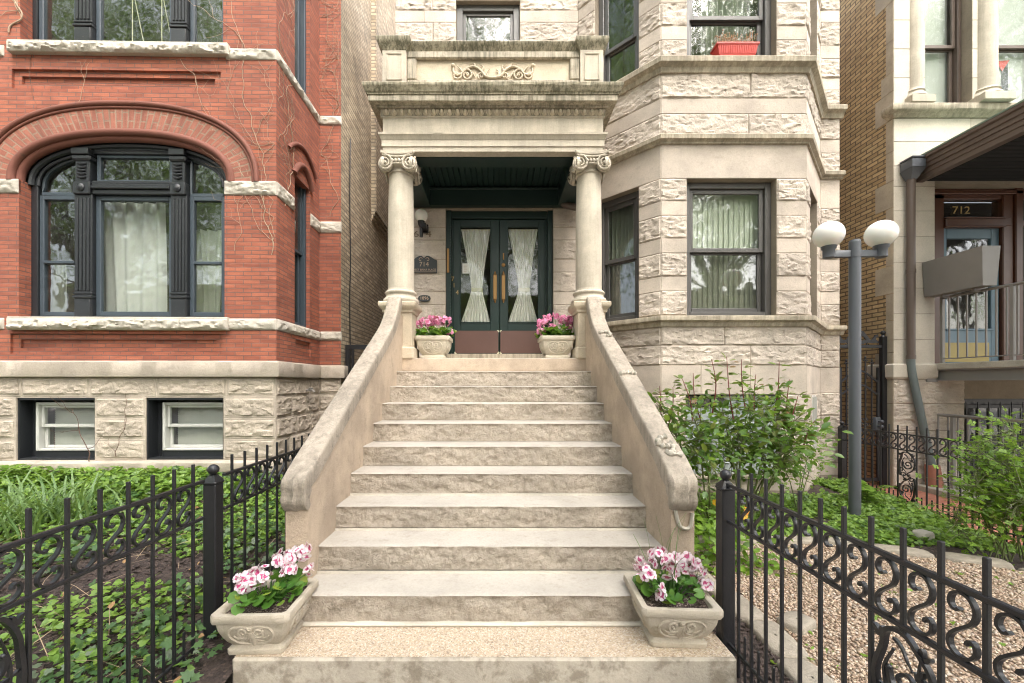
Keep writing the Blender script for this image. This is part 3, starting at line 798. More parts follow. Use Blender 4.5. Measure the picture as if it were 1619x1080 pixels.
# porch columns
def column(cx, cy):
    sh = MB()
    prof = [(.165, 2.80), (.167, 3.1), (.166, 3.5), (.161, 3.9), (.154, 4.2), (.152, 4.255), (.158, 4.262), (.166, 4.268), (.168, 4.28), (.160, 4.29), (.153, 4.295), (.153, 4.33)]
    sh.lathe(prof, (cx, cy, 0), 40)
    col = sh.build('column', M['lime_col'], house, 35)
    b = MB()
    b.lathe([(.20, 2.62), (.222, 2.632), (.228, 2.655), (.218, 2.68), (.198, 2.692), (.19, 2.705), (.186, 2.722), (.193, 2.738), (.203, 2.748), (.203, 2.762), (.190, 2.778), (.172, 2.785), (.167, 2.81)], (cx, cy, 0), 40)
    b.build('column_base', M['lime_col'], col, 35)
    k = MB()
    k.lathe([(.153, 4.32), (.165, 4.335), (.19, 4.36), (.20, 4.385), (.19, 4.41), (.15, 4.415)], (cx, cy, 0), 36)
    hw = .215
    ab = []                                   # abacus with concave sides
    for s in range(4):
        a = PI / 2 * s
        for i in range(9):
            x = -1 + 2 * i / 8; y = -1 + .16 * (1 - x * x)
            if abs(x) == 1: x *= .93
            ab.append((hw * (x * math.cos(a) - y * math.sin(a)), hw * (x * math.sin(a) + y * math.cos(a))))
    for s0, za, zb in ((.93, 4.452, 4.475), (1.0, 4.475, 4.507)):
        k.prism([(x * s0, y * s0) for x, y in ab], lambda a, b_, t_: (cx + a, cy + b_, t_), za, zb)
    for s in range(4):                         # a pair of volutes on each side, echinus eggs between them
        a = PI / 2 * s; ca, sa = math.cos(a), math.sin(a)
        def Q(x, y, z): return (cx + x * ca - y * sa, cy + x * sa + y * ca, z)
        for sg in (-1, 1):
            vx, vz, dy = sg * .150, 4.350, -.215
            disc = [Q(vx + .09 * math.cos(q), dy + .022, vz + .096 * math.sin(q)) for q in np.linspace(0, 2 * PI, 20, endpoint=False)]
            disc2 = [Q(vx + .09 * math.cos(q), dy + .06, vz + .096 * math.sin(q)) for q in np.linspace(0, 2 * PI, 20, endpoint=False)]
            k.add(disc + disc2, [tuple(range(20))] + [(i, (i + 1) % 20, 20 + (i + 1) % 20, 20 + i) for i in range(20)])
            sp = [(vx + sg * (x), z) for x, z in [( .0, 0)]]
            pts = []
            for i in range(44):
                t_ = i / 43; r_ = .014 + .078 * t_ ** .9; q = -PI * 3.9 * (1 - t_) + PI / 2
                pts.append(Q(vx - sg * r_ * math.cos(q) * -1 if False else vx + sg * -r_ * math.cos(q), dy + .006, vz + r_ * 1.06 * math.sin(q)))
            k.tube(pts, [.006 + .0075 * i / 43 for i in range(44)], 6)
            k.ball(Q(vx, dy, vz), .02, 6)
        k.tube([Q(-.162, dy + .004, 4.442), Q(-.08, dy + .014, 4.432), Q(0, dy + .02, 4.428), Q(.08, dy + .014, 4.432), Q(.162, dy + .004, 4.442)], [.016, .014, .013, .014, .016], 6)
        for i in (-1.5, -.5, .5, 1.5):
            k.ball(Q(i * .042, dy + .01, 4.378), .02, 6, 0, (1, 1, 1.4))
        k.tube([Q(-.09, dy + .016, 4.342), Q(0, dy + .0, 4.338), Q(.09, dy + .016, 4.342)], .008, 5)
    k.build('capital', M['lime_col'], col, 40)
    pd = MB()
    for h, z0, z1, ch in ((.172, 2.06, 2.50, .004), (.20, 1.90, 2.06, .02)): pd.box(cx - h, cx + h, cy - h, cy + h, z0, z1, 0, ch)
    lo = [(-.175, 2.49), (.20, 2.52)]
    pr = [(.176, 2.485), (.186, 2.49), (.192, 2.505), (.192, 2.52), (.205, 2.535), (.226, 2.56), (.232, 2.578), (.232, 2.612), (.22, 2.622), (.10, 2.626)]
    vs = []
    for r_, z in pr: vs += [(cx + a * r_, cy + b_ * r_, z) for a, b_ in ((-1, -1), (1, -1), (1, 1), (-1, 1))]
    m_ = len(pr)
    pd.add(vs, [(i * 4 + j, i * 4 + (j + 1) % 4, i * 4 + 4 + (j + 1) % 4, i * 4 + 4 + j) for i in range(m_ - 1) for j in range(4)] + [tuple(range(4 * m_ - 4, 4 * m_)), (0, 1, 2, 3)])
    pd.build('pedestal', M['lime_carve'], col, 30)
for cx in (-1.262, 1.170): column(cx, 5.25)
# entablature, cornice, balcony
EX0, EX1, EY = -1.45, 1.315, 5.08
epath = [(EX0, WY), (EX0, EY), (EX1, EY), (EX1, 6.1)]
mk('architrave', [(-.12, 4.508), (.0, 4.508), (.0, 4.565), (.012, 4.568), (.012, 4.645), (.022, 4.655), (.03, 4.685), (.045, 4.70), (.048, 4.725), (.0, 4.735), (-.12, 4.735)], epath, 'lime_col', wob=.004)
mk('frieze', [(-.12, 4.735), (.0, 4.735), (.0, 4.925), (.012, 4.93), (.016, 4.945), (-.12, 4.945)], epath, 'lime_col', wob=.006)
mk('cornice', [(-.1, 4.945), (.018, 4.945), (.024, 5.02), (.06, 5.024), (.065, 5.045), (.135, 5.05), (.14, 5.055), (.14, 5.122), (-.1, 5.124)], epath, 'lime_stained', wob=.008, step=.035)
mk('cornice_crown', [(-.1, 5.122), (.152, 5.124), (.155, 5.14), (.165, 5.145), (.175, 5.165), (.195, 5.20), (.198, 5.205), (.20, 5.235), (.19, 5.245), (-.5, 5.262)], epath, 'lime_moss', wob=.012, step=.035)
eg = MB()
def eggs(xa, xb, y, nrm):
    k = int(abs(xb - xa) / .098)
    for i in range(k):
        c = xa + (xb - xa) * (i + .5) / k
        def Q(s, o, z): return (c + s, y - o, z) if nrm == 'y' else (y + o * nrm, c + s, z)
        eg.ball(Q(0, .028, 4.984), .029, 6, 0, (.85, 1.2, 1.25))
        eg.tube([Q(-.036, .03, 5.012), Q(-.034, .03, 4.975), Q(-.02, .026, 4.953), Q(0, .024, 4.947), Q(.02, .026, 4.953), Q(.034, .03, 4.975), Q(.036, .03, 5.012)], .0075, 5)
        eg.tube([Q(.049, .032, 5.012), Q(.049, .024, 4.95)], [.008, .002], 5)
eggs(EX0, EX1, EY, 'y'); eggs(EY, WY - .1, EX0, -1)
eg.build('egg_and_dart', M['lime_carve'], house, 50)
bal = MB()
BXL, BXR, BYF = -1.455, 1.315, 5.07
for a, b in ((BXL, BXL + .30), (BXR - .29, BXR)):
    c0 = (a + b) / 2
    bal.box(a, b, BYF, BYF + .3, 5.25, 5.79, 0, .004)
    hb = (b - a) / 2
    pr = [(hb, 5.77), (hb + .012, 5.785), (hb + .015, 5.80), (hb + .045, 5.84), (hb + .06, 5.87), (hb + .06, 5.905), (hb + .04, 5.925), (.02, 5.93)]
    vs = []; cyb = BYF + .15
    for r_, z in pr: vs += [(c0 + q * r_, cyb + w_ * r_, z) for q, w_ in ((-1, -1), (1, -1), (1, 1), (-1, 1))]
    bal.add(vs, [(i * 4 + j, i * 4 + (j + 1) % 4, i * 4 + 4 + (j + 1) % 4, i * 4 + 4 + j) for i in range(len(pr) - 1) for j in range(4)], 1)
    fr = [(a + .055, b - .055, 5.40, 5.725)]
    for q0, q1, w0, w1 in ((a + .05, b - .05, 5.72, 5.735), (a + .05, b - .05, 5.395, 5.41), (a + .05, a + .065, 5.41, 5.72), (b - .065, b - .05, 5.41, 5.72)):
        bal.box(q0, q1, BYF - .01, BYF + .02, w0, w1, 0, .003)
xa, xb = BXL + .30, BXR - .29
bal.box(xa, xb, BYF + .075, BYF + .26, 5.25, 5.80, 2)
for q0, q1, w0, w1 in ((xa, xb, 5.70, 5.79), (xa, xb, 5.25, 5.43), (xa, xa + .12, 5.43, 5.70), (xb - .12, xb, 5.43, 5.70)):
    bal.box(q0, q1, BYF + .03, BYF + .08, w0, w1, 3, .012)
bal.mould([(-.2, 5.79), (-.02, 5.79), (-.01, 5.80), (.0, 5.83), (.02, 5.85), (.03, 5.885), (.02, 5.90), (-.2, 5.905)], [(xa, BYF + .03), (xb, BYF + .03)], 1, True, .008, .03)
for a, b in ((BXL, BXL + .25), (BXR - .25, BXR)): bal.box(a + .03, b - .03, BYF + .3, WY, 5.25, 5.85, 0, .01)
bal.box(BXL, BXR, BYF + .26, WY, 5.2, 5.30, 0)
balc = bal.build('balcony_parapet', [M['lime_col'], M['lime_moss'], M['lime_carve'], M['lime_stained']], house, 35)
orn = MB(); oy = BYF + .072; ox = -.07; oz = 5.45
def Oq(s, x, z): return (ox + s * x, oy - .012, oz + z)
for s in (-1, 1):
    for pts, r0, r1 in (
        (catmull([(.02, .02), (.10, .045), (.16, .12), (.25, .165), (.34, .13), (.40, .07), (.47, .06), (.50, .10), (.50, .15)], 5), .016, .012),
        (spiral(.33, .055, .075, .008, 60, 640, 30), .014, .009), (spiral(.455, .055, .06, .008, 150, 620, 24), .013, .008),
        (spiral(.15, .045, .045, .006, -60, 440, 20), .011, .007), (catmull([(.06, .03), (.08, .09), (.04, .13)], 5), .014, .005),
        (catmull([(.14, .10), (.12, .16), (.17, .19)], 5), .014, .004), (catmull([(.22, .15), (.24, .20), (.30, .195)], 5), .014, .004),
        (catmull([(.27, .10), (.24, .06), (.22, .02)], 5), .013, .005), (catmull([(.38, .09), (.42, .14), (.45, .17)], 5), .012, .005)):
        orn.tube([Oq(s, x, z) for x, z in pts], list(np.linspace(r0, r1, len(pts))), 7)
    orn.ball(Oq(s, .505, .175), .026, 6); orn.ball(Oq(s, .33, .055), .016, 5); orn.ball(Oq(s, .455, .055), .014, 5)
orn.tube([Oq(1, -.07, .015), Oq(1, 0, .022), Oq(1, .07, .015)], [.006, .018, .006], 7)
orn.build('scroll_carving', M['lime_carve'], balc, 60)
mb = MB(); mb.tube([(-1.31, 5.3, 5.9), (-1.31, 5.3, 6.05)], .006); mb.build('spike', M['iron'], balc)
# porch ceiling and beams
pc = MB()
pc.box(EX0 + .13, EX1 - .13, EY + .125, EY + .36, 4.50, 4.7)
for a, b in ((EX0 + .13, EX0 + .40), (EX1 - .40, EX1 - .13)): pc.box(a, b, EY + .36, WY, 4.33, 4.7, 0, .004)
pc.box(EX0 + .40, EX1 - .40, 6.20, WY, 4.33, 4.56); pc.box(EX0 + .40, EX1 - .40, 6.17, WY, 4.56, 4.59, 0, .005)
for i in range(24):
    w_ = (EX1 - EX0 - .8) / 24; a = EX0 + .4 + i * w_
    pc.box(a + .005, a + w_ - .005, EY + .36, WY, 4.62, 4.66, 0, .006)
pc.box(EX0 + .3, EX1 - .3, EY + .3, WY, 4.65, 4.7)
pc.build('porch_ceiling', M['green_board'], house)
# drain pipe inside the porch
mb = MB(); mb.tube(catmull([(.98, 6.2, 4.6), (.98, 6.2, 4.4), (1.02, 6.17, 4.32), (1.12, 6.12, 4.27), (1.3, 6.1, 4.22)], 4), .05, 10); mb.build('drain_pipe', M['brown_metal'], house, 50)
# double door
DY = WY + .10
dr = MB()
X0, X1, ZD0, ZD1 = -.82, .853, 2.05, 4.31
for a, b, c, d, q in ((X0, X0 + .085, ZD0, ZD1, -.06), (X1 - .085, X1, ZD0, ZD1, -.06), (X0 + .085, X1 - .085, 4.19, ZD1, -.03), (X0 + .085, X0 + .115, ZD0, 4.19, .0), (X1 - .115, X1 - .085, ZD0, 4.19, .0)):
    dr.box(a, b, DY + q, DY + .12, c, d, 0, .006)
for k in range(3): dr.box(X0 + .085, X1 - .085, DY - .045 + k * .012, DY - .02 + k * .01, 4.19 + k * .035, 4.21 + k * .035, 0, .004)
for k in range(40): dr.box(X0 + .06, X0 + .08, DY - .068, DY - .058, 2.1 + k * .05, 2.13 + k * .05, 0)
dr.box(X0, X1, WY - .12, DY + .12, 1.92, 2.05, 1, .006)
door = dr.build('front_door', [M['green_wood'], M['lime_trim']], house)
for sg, a, b, g0, g1 in ((-1, -.705, .012, PX(728, DY), PX(775.5, DY)), (1, .018, .735, PX(803, DY), PX(851, DY))):
    l = MB(); zt, g_b, g_t = 4.185, 2.565, 4.07
    for q0, q1, w0, w1 in ((a, g0, 2.06, zt), (g1, b, 2.06, zt), (g0, g1, g_t, zt), (g0, g1, 2.06, g_b)):
        l.box(q0, q1, DY, DY + .05, w0, w1, 0, .004)
    for q0, q1, w0, w1 in ((g0 - .015, g0 + .005, g_b, g_t), (g1 - .005, g1 + .015, g_b, g_t), (g0, g1, g_t - .005, g_t + .015), (g0, g1, g_b - .015, g_b + .005)):
        l.box(q0, q1, DY - .012, DY + .01, w0, w1, 0, .004)
    leaf = l.build('door_leaf', M['green_wood'], house)
    gp = MB(); gp.quad((g0, DY + .025, g_b), (g1, DY + .025, g_b), (g1, DY + .025, g_t), (g0, DY + .025, g_t)); gp.build('pane', M['door_glass'], leaf)
    kp = MB(); ka, kb = (a + .02, b - .012) if sg < 0 else (a + .012, b - .02); c_ = .035; z0, z1 = 2.075, 2.43
    poly = []
    for cx_, cz_, st in ((kb - c_, z0 + c_, -90), (kb - c_, z1 - c_, 0), (ka + c_, z1 - c_, 90), (ka + c_, z0 + c_, 180)):
        poly += [(cx_ + c_ * math.cos(R(st + q)), cz_ + c_ * math.sin(R(st + q))) for q in range(0, 91, 15)]
    kp.prism(poly, lambda x, z, t_: (x, t_, z), DY - .006, DY + .002); kp.build('kick_plate', M['kick'], leaf)
    cp = MB()
    for cx_, cz_ in ((ka + .008, z0 + .008), (kb - .008, z0 + .008), (ka + .008, z1 - .008), (kb - .008, z1 - .008)):
        cp.prism([(cx_ + .02 * math.cos(q), cz_ + .02 * math.sin(q)) for q in np.linspace(0, 2 * PI, 12, endpoint=False)], lambda x, z, t_: (x, t_, z), DY - .003, DY + .002)
    cp.build('corner_plate', M['tie'], leaf)
    pp = MB(); pa = (g1 + .02, b - .012) if sg < 0 else (a + .012, g0 - .02); w_ = .07; pc_ = (pa[0] + pa[1]) / 2 + sg * -.0
    pz0, pz1 = 2.92, 3.32
    pp.box(pc_ - .028, pc_ + .028, DY - .008, DY + .002, pz0, pz1, 0, .004)
    pp.tube([(pc_, DY - .004, pz0 - .05), (pc_, DY - .004, pz0 + .01)], [.008, .025], 10); pp.tube([(pc_, DY - .004, pz1 - .01), (pc_, DY - .004, pz1 + .05)], [.025, .008], 10)
    pp.build('push_plate', M['brass'], leaf, 40)
    if sg > 0:
        lk = MB(); lk.lathe([(.03, 0), (.03, -.012), (.02, -.02), (.001, -.022)], (pc_ + .0, DY, 3.47), 16, 0, 'Y'); lk.tube([(pc_, DY - .012, 3.55), (pc_, DY - .02, 3.65)], .012); lk.build('lock', M['brass'], leaf, 40)
    gc = (g0 + g1) / 2; gw = (g1 - g0) / 2
    zw = 3.09
    def shp(tz, gc=gc, gw=gw, sg=sg):
        z = 2.58 + 1.47 * tz
        e = abs(z - zw) / (zw - 2.58 if z < zw else 4.05 - zw)
        hw_ = gw * (.36 + .62 * min(1, e) ** (1.1 if z < zw else 1.2)); c = gc + sg * -.0 + .02 * (1 - e)
        return c - hw_, c + hw_
    cr = thing('sheer_curtain', 'white sheer curtain tied at the waist behind the %s glass door' % ('left hand' if sg < 0 else 'right hand'), 'curtain', (gc, DY + .12, 2.58), group='tied curtains of the double door')
    L0 = (g0, DY)
    curtain(cr, (0, DY), (1, DY), g0, g1, 2.58, 4.05, .06, M['sheer'], 9, .016, sg, shp, 'fabric')
    th = MB(); l0, r0 = shp((zw - 2.58) / 1.47); th.box(l0 - .006, r0 + .006, DY + .05, DY + .10, zw - .03, zw + .035, 0, .01); th.build('curtain_tie', M['tie'], cr)
    th = MB(); th.box(g0 - .02, g1 + .02, DY + .06, DY + .08, 4.03, 4.06, 0, .004); th.build('curtain_rod', M['tie'], cr)
nt = tag(MB(), None, None) if False else None
mb = MB(); mb.box(PX(731, DY), PX(741, DY), DY + .018, DY + .021, PZ(432, DY), PZ(416, DY))
for k in range(4): mb.box(PX(733, DY), PX(738.5 - k % 2, DY), DY + .016, DY + .0185, PZ(420 + k * 3, DY) - .006, PZ(420 + k * 3, DY), 1)
tag(mb.build('paper_notice', [M['paper'], M['plaque_text']]), 'small white paper notice taped inside the left glass door', 'notice')
mb = MB(); mb.box(X0 + .012, X0 + .05, DY - .075, DY - .058, PZ(433, DY), PZ(395, DY), 0, .006); mb.build('mail_slot', M['brass'], house)
for ch, px, py in (('7', 717.5, 443), ('1', 719.5, 453), ('4', 724, 463)): text(ch, .1, M['gold'], house, (PX(px, DY) - .01, DY - .066 if px < 720 else DY - .01, PZ(py, DY)), 'door_numeral', .002)
# curtains and blinds of the bay
for p0, p1, (a, b), z0, z1, lab, mt in ((WLB, FL, win_s, 2.55, 4.28, 'grey green curtain behind the angled bay window by the right porch column', 'grey_curtain'), (WLB, FL, win_s, 5.92, 6.9, None, None)):
    if lab:
        cr = thing('curtain', lab, 'curtain', (p0[0] + .5, p0[1], z0)); curtain(cr, p0, p1, a + .05, b - .05, z0, z1, .30, M[mt], 11, .03, 2, None, 'fabric')
bl = thing('vertical_blind', 'pale vertical slat blind behind the wide lower bay window', 'blind', (3.1, BY + .3, 2.55))
mb = MB()
for k in range(15):
    x = 2.16 + win_c[0] + .09 + k * .0725; a = R(16)
    mb.quad((x - .047 * math.cos(a), BY + .25 - .043 * math.sin(a), 2.57), (x + .047 * math.cos(a), BY + .25 + .043 * math.sin(a), 2.57), (x + .047 * math.cos(a), BY + .25 + .043 * math.sin(a), 4.24), (x - .047 * math.cos(a), BY + .25 - .043 * math.sin(a), 4.24))
mb.build('slats', M['blind'], bl)
mb = MB(); mb.box(2.16 + win_c[0] + .04, 2.16 + win_c[1] - .04, BY + .23, BY + .27, 4.24, 4.28); mb.build('head_rail', M['white_frame'], bl)
cr = thing('curtain', 'dim grey curtain behind the upper bay window with the red flower box', 'curtain', (3.1, BY + .5, 5.9)); curtain(cr, FL, FR, win_c[0] + .4, win_c[1] - .08, 5.95, 7.7, .4, M['grey_curtain'], 9, .03, 4, None, 'fabric')

# ================================================================ STOOP
r_, t_, N1, Z1 = .175, .2966, 5.07, 1.917
stoop = thing('stone_stoop', 'wide limestone stoop climbing between sloping walls to the double door', 'stoop', (-.05, 2.1, 0))
for k in range(10):
    st = MB(); y = N1 - k * t_; z = Z1 - k * r_
    xa, xb = (-1.225, 1.115)
    back = WY if k == 0 else y + t_ + .03
    nx = int((xb - xa) / .014); xs = np.linspace(xa, xb, nx)
    prof = [(0, 1, 0.)] ; h = r_ - (.018 if k > 5 else .004)
    rows_t = []
    edge = .007 * fbm(xs * 6, xs * 0 + k * 3.1, k, 5) - .006 * np.clip(fbm(xs * 3, xs * 0 + k * 5.3, k + 40, 4) - .12, 0, 1) * 4
    for yy, zz in ((back, z), (y + .05, z), (y + .016, z - .001 + edge), (y + .004, z - .006 + edge)):
        rows_t.append(np.stack([xs, np.full(nx, yy) - (.5 * edge if yy < y + .01 else 0), np.broadcast_to(zz, nx)], 1))
    st.grid(np.array(rows_t), 0)
    nv = 12; zz = np.linspace(-.006, -h, nv); A, B = np.meshgrid(xs, zz)
    q = fbm(A * 9, B * 16 + k * 9.7, 31 + k, 5); rid = np.abs(fbm(A * 16, B * 26, 57 + k, 4))
    amp_ = .0 if k == 0 else .036
    dd = amp_ * (q - .10) - amp_ * 1.1 * rid + .006 * (-B / h)
    dd = dd * np.clip(np.minimum(-B / .02, (h + B) / .02) + .1, 0, 1)
    yv = y + .002 - dd - .01 * np.clip((-B - .02) / h, 0, 1)
    yv[0] = y + .004 - .5 * edge; Bz = B + z; Bz[0] += edge
    st.grid(np.stack([A, yv, Bz], -1), 1)
    if k > 5:
        mw = .008 * fbm(xs * 5, xs * 0 + k, 9 + k, 4) + .002 * k
        st.grid(np.array([np.stack([xs, np.full(nx, y - .002) - mw, np.full(nx, z - h)], 1), np.stack([xs, np.full(nx, y - .006) - mw, np.full(nx, z - h - .02)], 1)]), 2)
    for x in (xa, xb): st.add([(x, y + .004, z), (x, back, z), (x, back, z - r_), (x, y, z - r_)], [(0, 1, 2, 3)], 1)
    s_ = st.build('step' if k else 'landing', [M['tread'], M['riser'] if k else M['stucco'], M['patch']], stoop, 55)
pl = MB(); y = N1 - 10 * t_; z = Z1 - 10 * r_
pl.box(-1.39, 1.245, y, 2.55, -.05, z, 0, .012)
xs = np.linspace(-1.38, 1.235, 120); ys = np.linspace(y + .012, 2.5, 24); A, B = np.meshgrid(xs, ys)
pl.grid(np.stack([A, B, np.full_like(A, z + .003) + .004 * fbm(A * 3, B * 3, 4, 3)], -1), 1)
pl.box(-1.2, 1.1, 2.37, 2.52, z, z + .025, 2, .01)
pl.build('bottom_step', [M['plinth'], M['aggregate'], M['patch']], stoop)
for side, xi, xo in ((-1, -1.195, -1.352), (1, 1.085, 1.245)):
    ck = MB()
    top = [(2.56, .84), (2.56, 1.0), (2.62, 1.03)] + [(2.62 + (4.5 - 2.62) * i / 10, 1.03 + (4.5 - 2.62) * i / 10 * .592) for i in range(1, 11)] + [(4.72, 2.30), (4.88, 2.47), (4.97, 2.5)]
    prof = [(2.56, .1)] + [(a, b - .06) for a, b in top] + [(5.1, 2.44), (5.1, .1)]
    x0, x1 = min(xi, xo) + .006, max(xi, xo) - .006
    ck.prism(prof, lambda a, b, tt: (tt, a, b), x0, x1, 0)
    cheek = ck.build('cheek_wall', M['stucco'], stoop)
    # rough skin on the inner and front faces of the newel
    cp = MB()
    path = [(2.545, .80), (2.515, .835), (2.50, .875), (2.515, .91), (2.50, .95), (2.515, 1.0), (2.57, 1.04)] + [(2.62 + (4.5 - 2.62) * i / 26, 1.075 + (4.5 - 2.62) * i / 26 * .592) for i in range(27)] + [(4.62, 2.27), (4.74, 2.38), (4.84, 2.50), (4.90, 2.60), (4.96, 2.66)]
    P = [np.array(p) for p in path]; rows = []
    cxm = (xi + xo) / 2; hw_ = abs(xi - xo) / 2 + .004
    sec = []
    for a, b in ((-1, -.11), (-1.0, -.06), (-1, -.02), (-.95, -.006), (-.85, 0), (-.4, .002), (0, .003), (.4, .002), (.85, 0), (.95, -.006), (1, -.02), (1.0, -.06), (1, -.11)): sec.append((a * hw_, b))
    for i, p in enumerate(P):
        tg = P[min(i + 1, len(P) - 1)] - P[max(i - 1, 0)]; tg /= np.linalg.norm(tg); nn = np.array([-tg[1], tg[0]])
        row = []
        for j, (sx_, dn) in enumerate(sec):
            dn2 = dn if i > 6 else dn * (.35 + .09 * i)
            w_ = .014 * fbm(np.array([p[0] * 6 + sx_ * 8]), np.array([p[1] * 6 + j * .3 + side]), 8, 5)[0]
            if i < 9: w_ += .013 * math.cos(sx_ / hw_ * 9.4) * math.sin(PI * min(1, (i + 1) / 9))
            q = p + nn * (dn2 + w_); row.append((cxm + sx_ + w_ * .5, q[0], q[1]))
        rows.append(row)
    cp.grid(np.array(rows)); cp.add(rows[0], [tuple(range(len(sec)))])
    cop = cp.build('coping', M['coping'], cheek, 50)
    if side > 0:
        pt = MB()
        def on(i, f, lift=.012):
            k0 = int(i); t_ = i - k0; p = P[k0] * (1 - t_) + P[k0 + 1] * t_; tg = P[k0 + 1] - P[k0]; tg /= np.linalg.norm(tg); q = p + np.array([-tg[1], tg[0]]) * lift
            return (cxm + f * hw_, q[0], q[1])
        for i0, sq in ((31.6, [(-.8, .2), (-.2, .5), (.4, .35), (.5, -.4), (-.1, -.6)]), (21, [(-.9, .0), (-.3, .25), (.4, .2), (.9, .1)]), (9.2, [(.2, 1.0), (-.5, .7), (-.75, .1), (-.3, -.2), (.3, .1), (.1, -.7), (-.5, -.9), (.6, -1.1)])):
            mp = MB(); mp.tube(catmull([on(i0 + dv * 1.1, f) for f, dv in sq], 6), [.016 + .010 * math.sin(j * 1.7) for j in range((len(sq) - 1) * 6 + 1)], 6); mp.build('mortar_patch', M['patch'], cheek, 60)
        pt.tube(catmull([(xi + .03, 2.552, .80), (xi + .06, 2.552, .70), (xi + .12, 2.552, .69), (xo - .02, 2.552, .78)], 5), .012, 6)
        pt.build('mortar_patch', M['patch'], cheek, 60)
# ================================================================ RED BRICK HOUSE
LY, LW = 5.05, 6.31
XC, XS = -2.77, -2.435
red = thing('brick_house', 'red brick house with a wide arched window and ivy twigs', 'house', (XC, LY, 0), R(1.0))
def rthing(name, label, cat, group=None): return thing(name, label, cat, (XC, LY, 0), R(1.0), group)
LX = -8.5; LTOP = 8.4
p0, p1 = (LX, LY), (XC, LY)
def la(x): return x - LX
wx0, wx1, wxc = PX(38, LY), PX(356, LY), PX(197, LY)
zs = 4.10; ai, bi = (wx1 - wx0) / 2 + .09, .60; ao, bo = ai + .33, .97
def ell(a, b, t, e=2.35):
    c, s = math.cos(t), math.sin(t)
    return (wxc + a * math.copysign(abs(c) ** (2 / e), c), zs + b * abs(s) ** (2 / e))
up0, up1 = PX(40, LY), PX(354, LY)
bw = MB()
zt = 5.10
lo_p = (la(PX(25, LY)), la(PX(352, LY)), 1.965, 2.215, .03); hi_p = (la(PX(27, LY)), la(PX(350, LY)), 5.24, 5.48, .03)
upo = (la(up0), la(up1), 5.82, 9, .2)
panel(bw, p0, p1, 1.68, zt, [(la(wxc - ao), la(wxc + ao), 2.40, zt, .0), lo_p], .03)
panel(bw, p0, p1, zt, LTOP, [hi_p, upo], .03)
wz = 2.40
for a, b in ((wxc - ao, wx0), (wx1, wxc + ao)):      # brick jambs beside the opening up to the spring line
    bw.quad((a, LY, wz), (b, LY, wz), (b, LY, zs), (a, LY, zs))
for x in (wx0, wx1): bw.quad((x, LY, wz), (x, LY + .25, wz), (x, LY + .25, zs + .02), (x, LY, zs + .02))
# spandrels above the arch
ts = np.linspace(PI, 0, 61)
for t0, t1 in zip(ts[:-1], ts[1:]):
    a, b = ell(ao, bo, t0), ell(ao, bo, t1)
    bw.quad((a[0], LY, a[1]), (b[0], LY, b[1]), (b[0], LY, zt), (a[0], LY, zt))
# stepped panels
for (a, b, c, d, q) in (lo_p, hi_p):
    X0_, X1_ = a + LX, b + LX
    panel(bw, (X0_, LY + .03), (X1_, LY + .03), c, d, [(.09, X1_ - X0_ - .09, c + .07, d - .07, .03)], .03)
    bw.quad((X0_ + .09, LY + .06, c + .07), (X1_ - .09, LY + .06, c + .07), (X1_ - .09, LY + .06, d - .07), (X0_ + .09, LY + .06, d - .07))
# return wall with its windows, the strip, the long side wall
rw = [(PZ(606, 5) * 0 + 5.52 - LY, 5.98 - LY, 2.40, 4.45, .14), (5.52 - LY, 5.98 - LY, 5.75, 9, .14)]
panel(bw, (XC, LY), (XC, LW), 1.68, LTOP, rw + [(.50, .96, 1.98, 2.2, .03)], .03)
bw.quad((XC - .03, LY + .50, 1.98), (XC - .03, LY + .96, 1.98), (XC - .03, LY + .96, 2.2), (XC - .03, LY + .50, 2.2))
panel(bw, (XC, LW), (XS, LW), 1.68, LTOP)
rwall = bw.build('brick_wall', M['red_brick'], red)
sb = MB(); panel(sb, (XS, LW), (XS, 10.4), -.2, 11.5); sb.quad((XS, 10.4, -.2), (WL, 10.4, -.2), (WL, 10.4, 11.5), (XS, 10.4, 11.5)); sb.build('side_wall', M['tan_brick'], red)
ch = MB(); ch.box(XS - .02, XS + .10, 7.9, 9.7, 4.95, 11.5)
for k in range(3): ch.box(XS - .02, XS + .10 - .03 * (k + 1), 7.9 + .0 * k, 9.7, 4.95 - .07 * (k + 1), 4.95 - .07 * k - .0005)
ch.build('chimney_breast', M['tan_brick'], red)
# arch ring with radial bricks, hood moulding and inner roll
ar = MB(); ts = np.linspace(PI, 0, 91); s_ = 0
def ring(mb, a0, b0, a1, b1, y, mi=0, uv=True):
    s_ = 0; pr = None
    for t_ in np.linspace(PI, 0, 91):
        q0, q1 = ell(a0, b0, t_), ell(a1, b1, t_)
        if pr is not None:
            ds = math.dist(pr[2], ((q0[0] + q1[0]) / 2, (q0[1] + q1[1]) / 2))
            w_ = math.dist(q0, q1)
            mb.add([(pr[0][0], y, pr[0][1]), (q0[0], y, q0[1]), (q1[0], y, q1[1]), (pr[1][0], y, pr[1][1])], [(0, 1, 2, 3)], mi, [(0, s_), (0, s_ + ds), (w_, s_ + ds), (w_, s_)] if uv else None)
            s_ += ds
        pr = (q0, q1, ((q0[0] + q1[0]) / 2, (q0[1] + q1[1]) / 2))
ring(ar, ai + .03, bi + .04, ao - .04, bo - .04, LY - .012)
ar.build('arch', M['arch_brick'], red)
hm = MB()
def apath(a, b, y): return [(ell(a, b, t_)[0], y, ell(a, b, t_)[1]) for t_ in np.linspace(PI, 0, 91)]
hm.tube(apath(ao - .015, bo - .015, LY - .02), .032, 8); hm.tube(apath(ao - .06, bo - .06, LY - .012), .018, 8)
hm.tube(apath(ai + .0, bi + .01, LY - .0), .045, 10); hm.tube(apath(ai - .05, bi - .04, LY + .05), .045, 8)
ring(hm, ai - .09, bi - .075, ai + .02, bi + .03, LY + .06, 0, False)
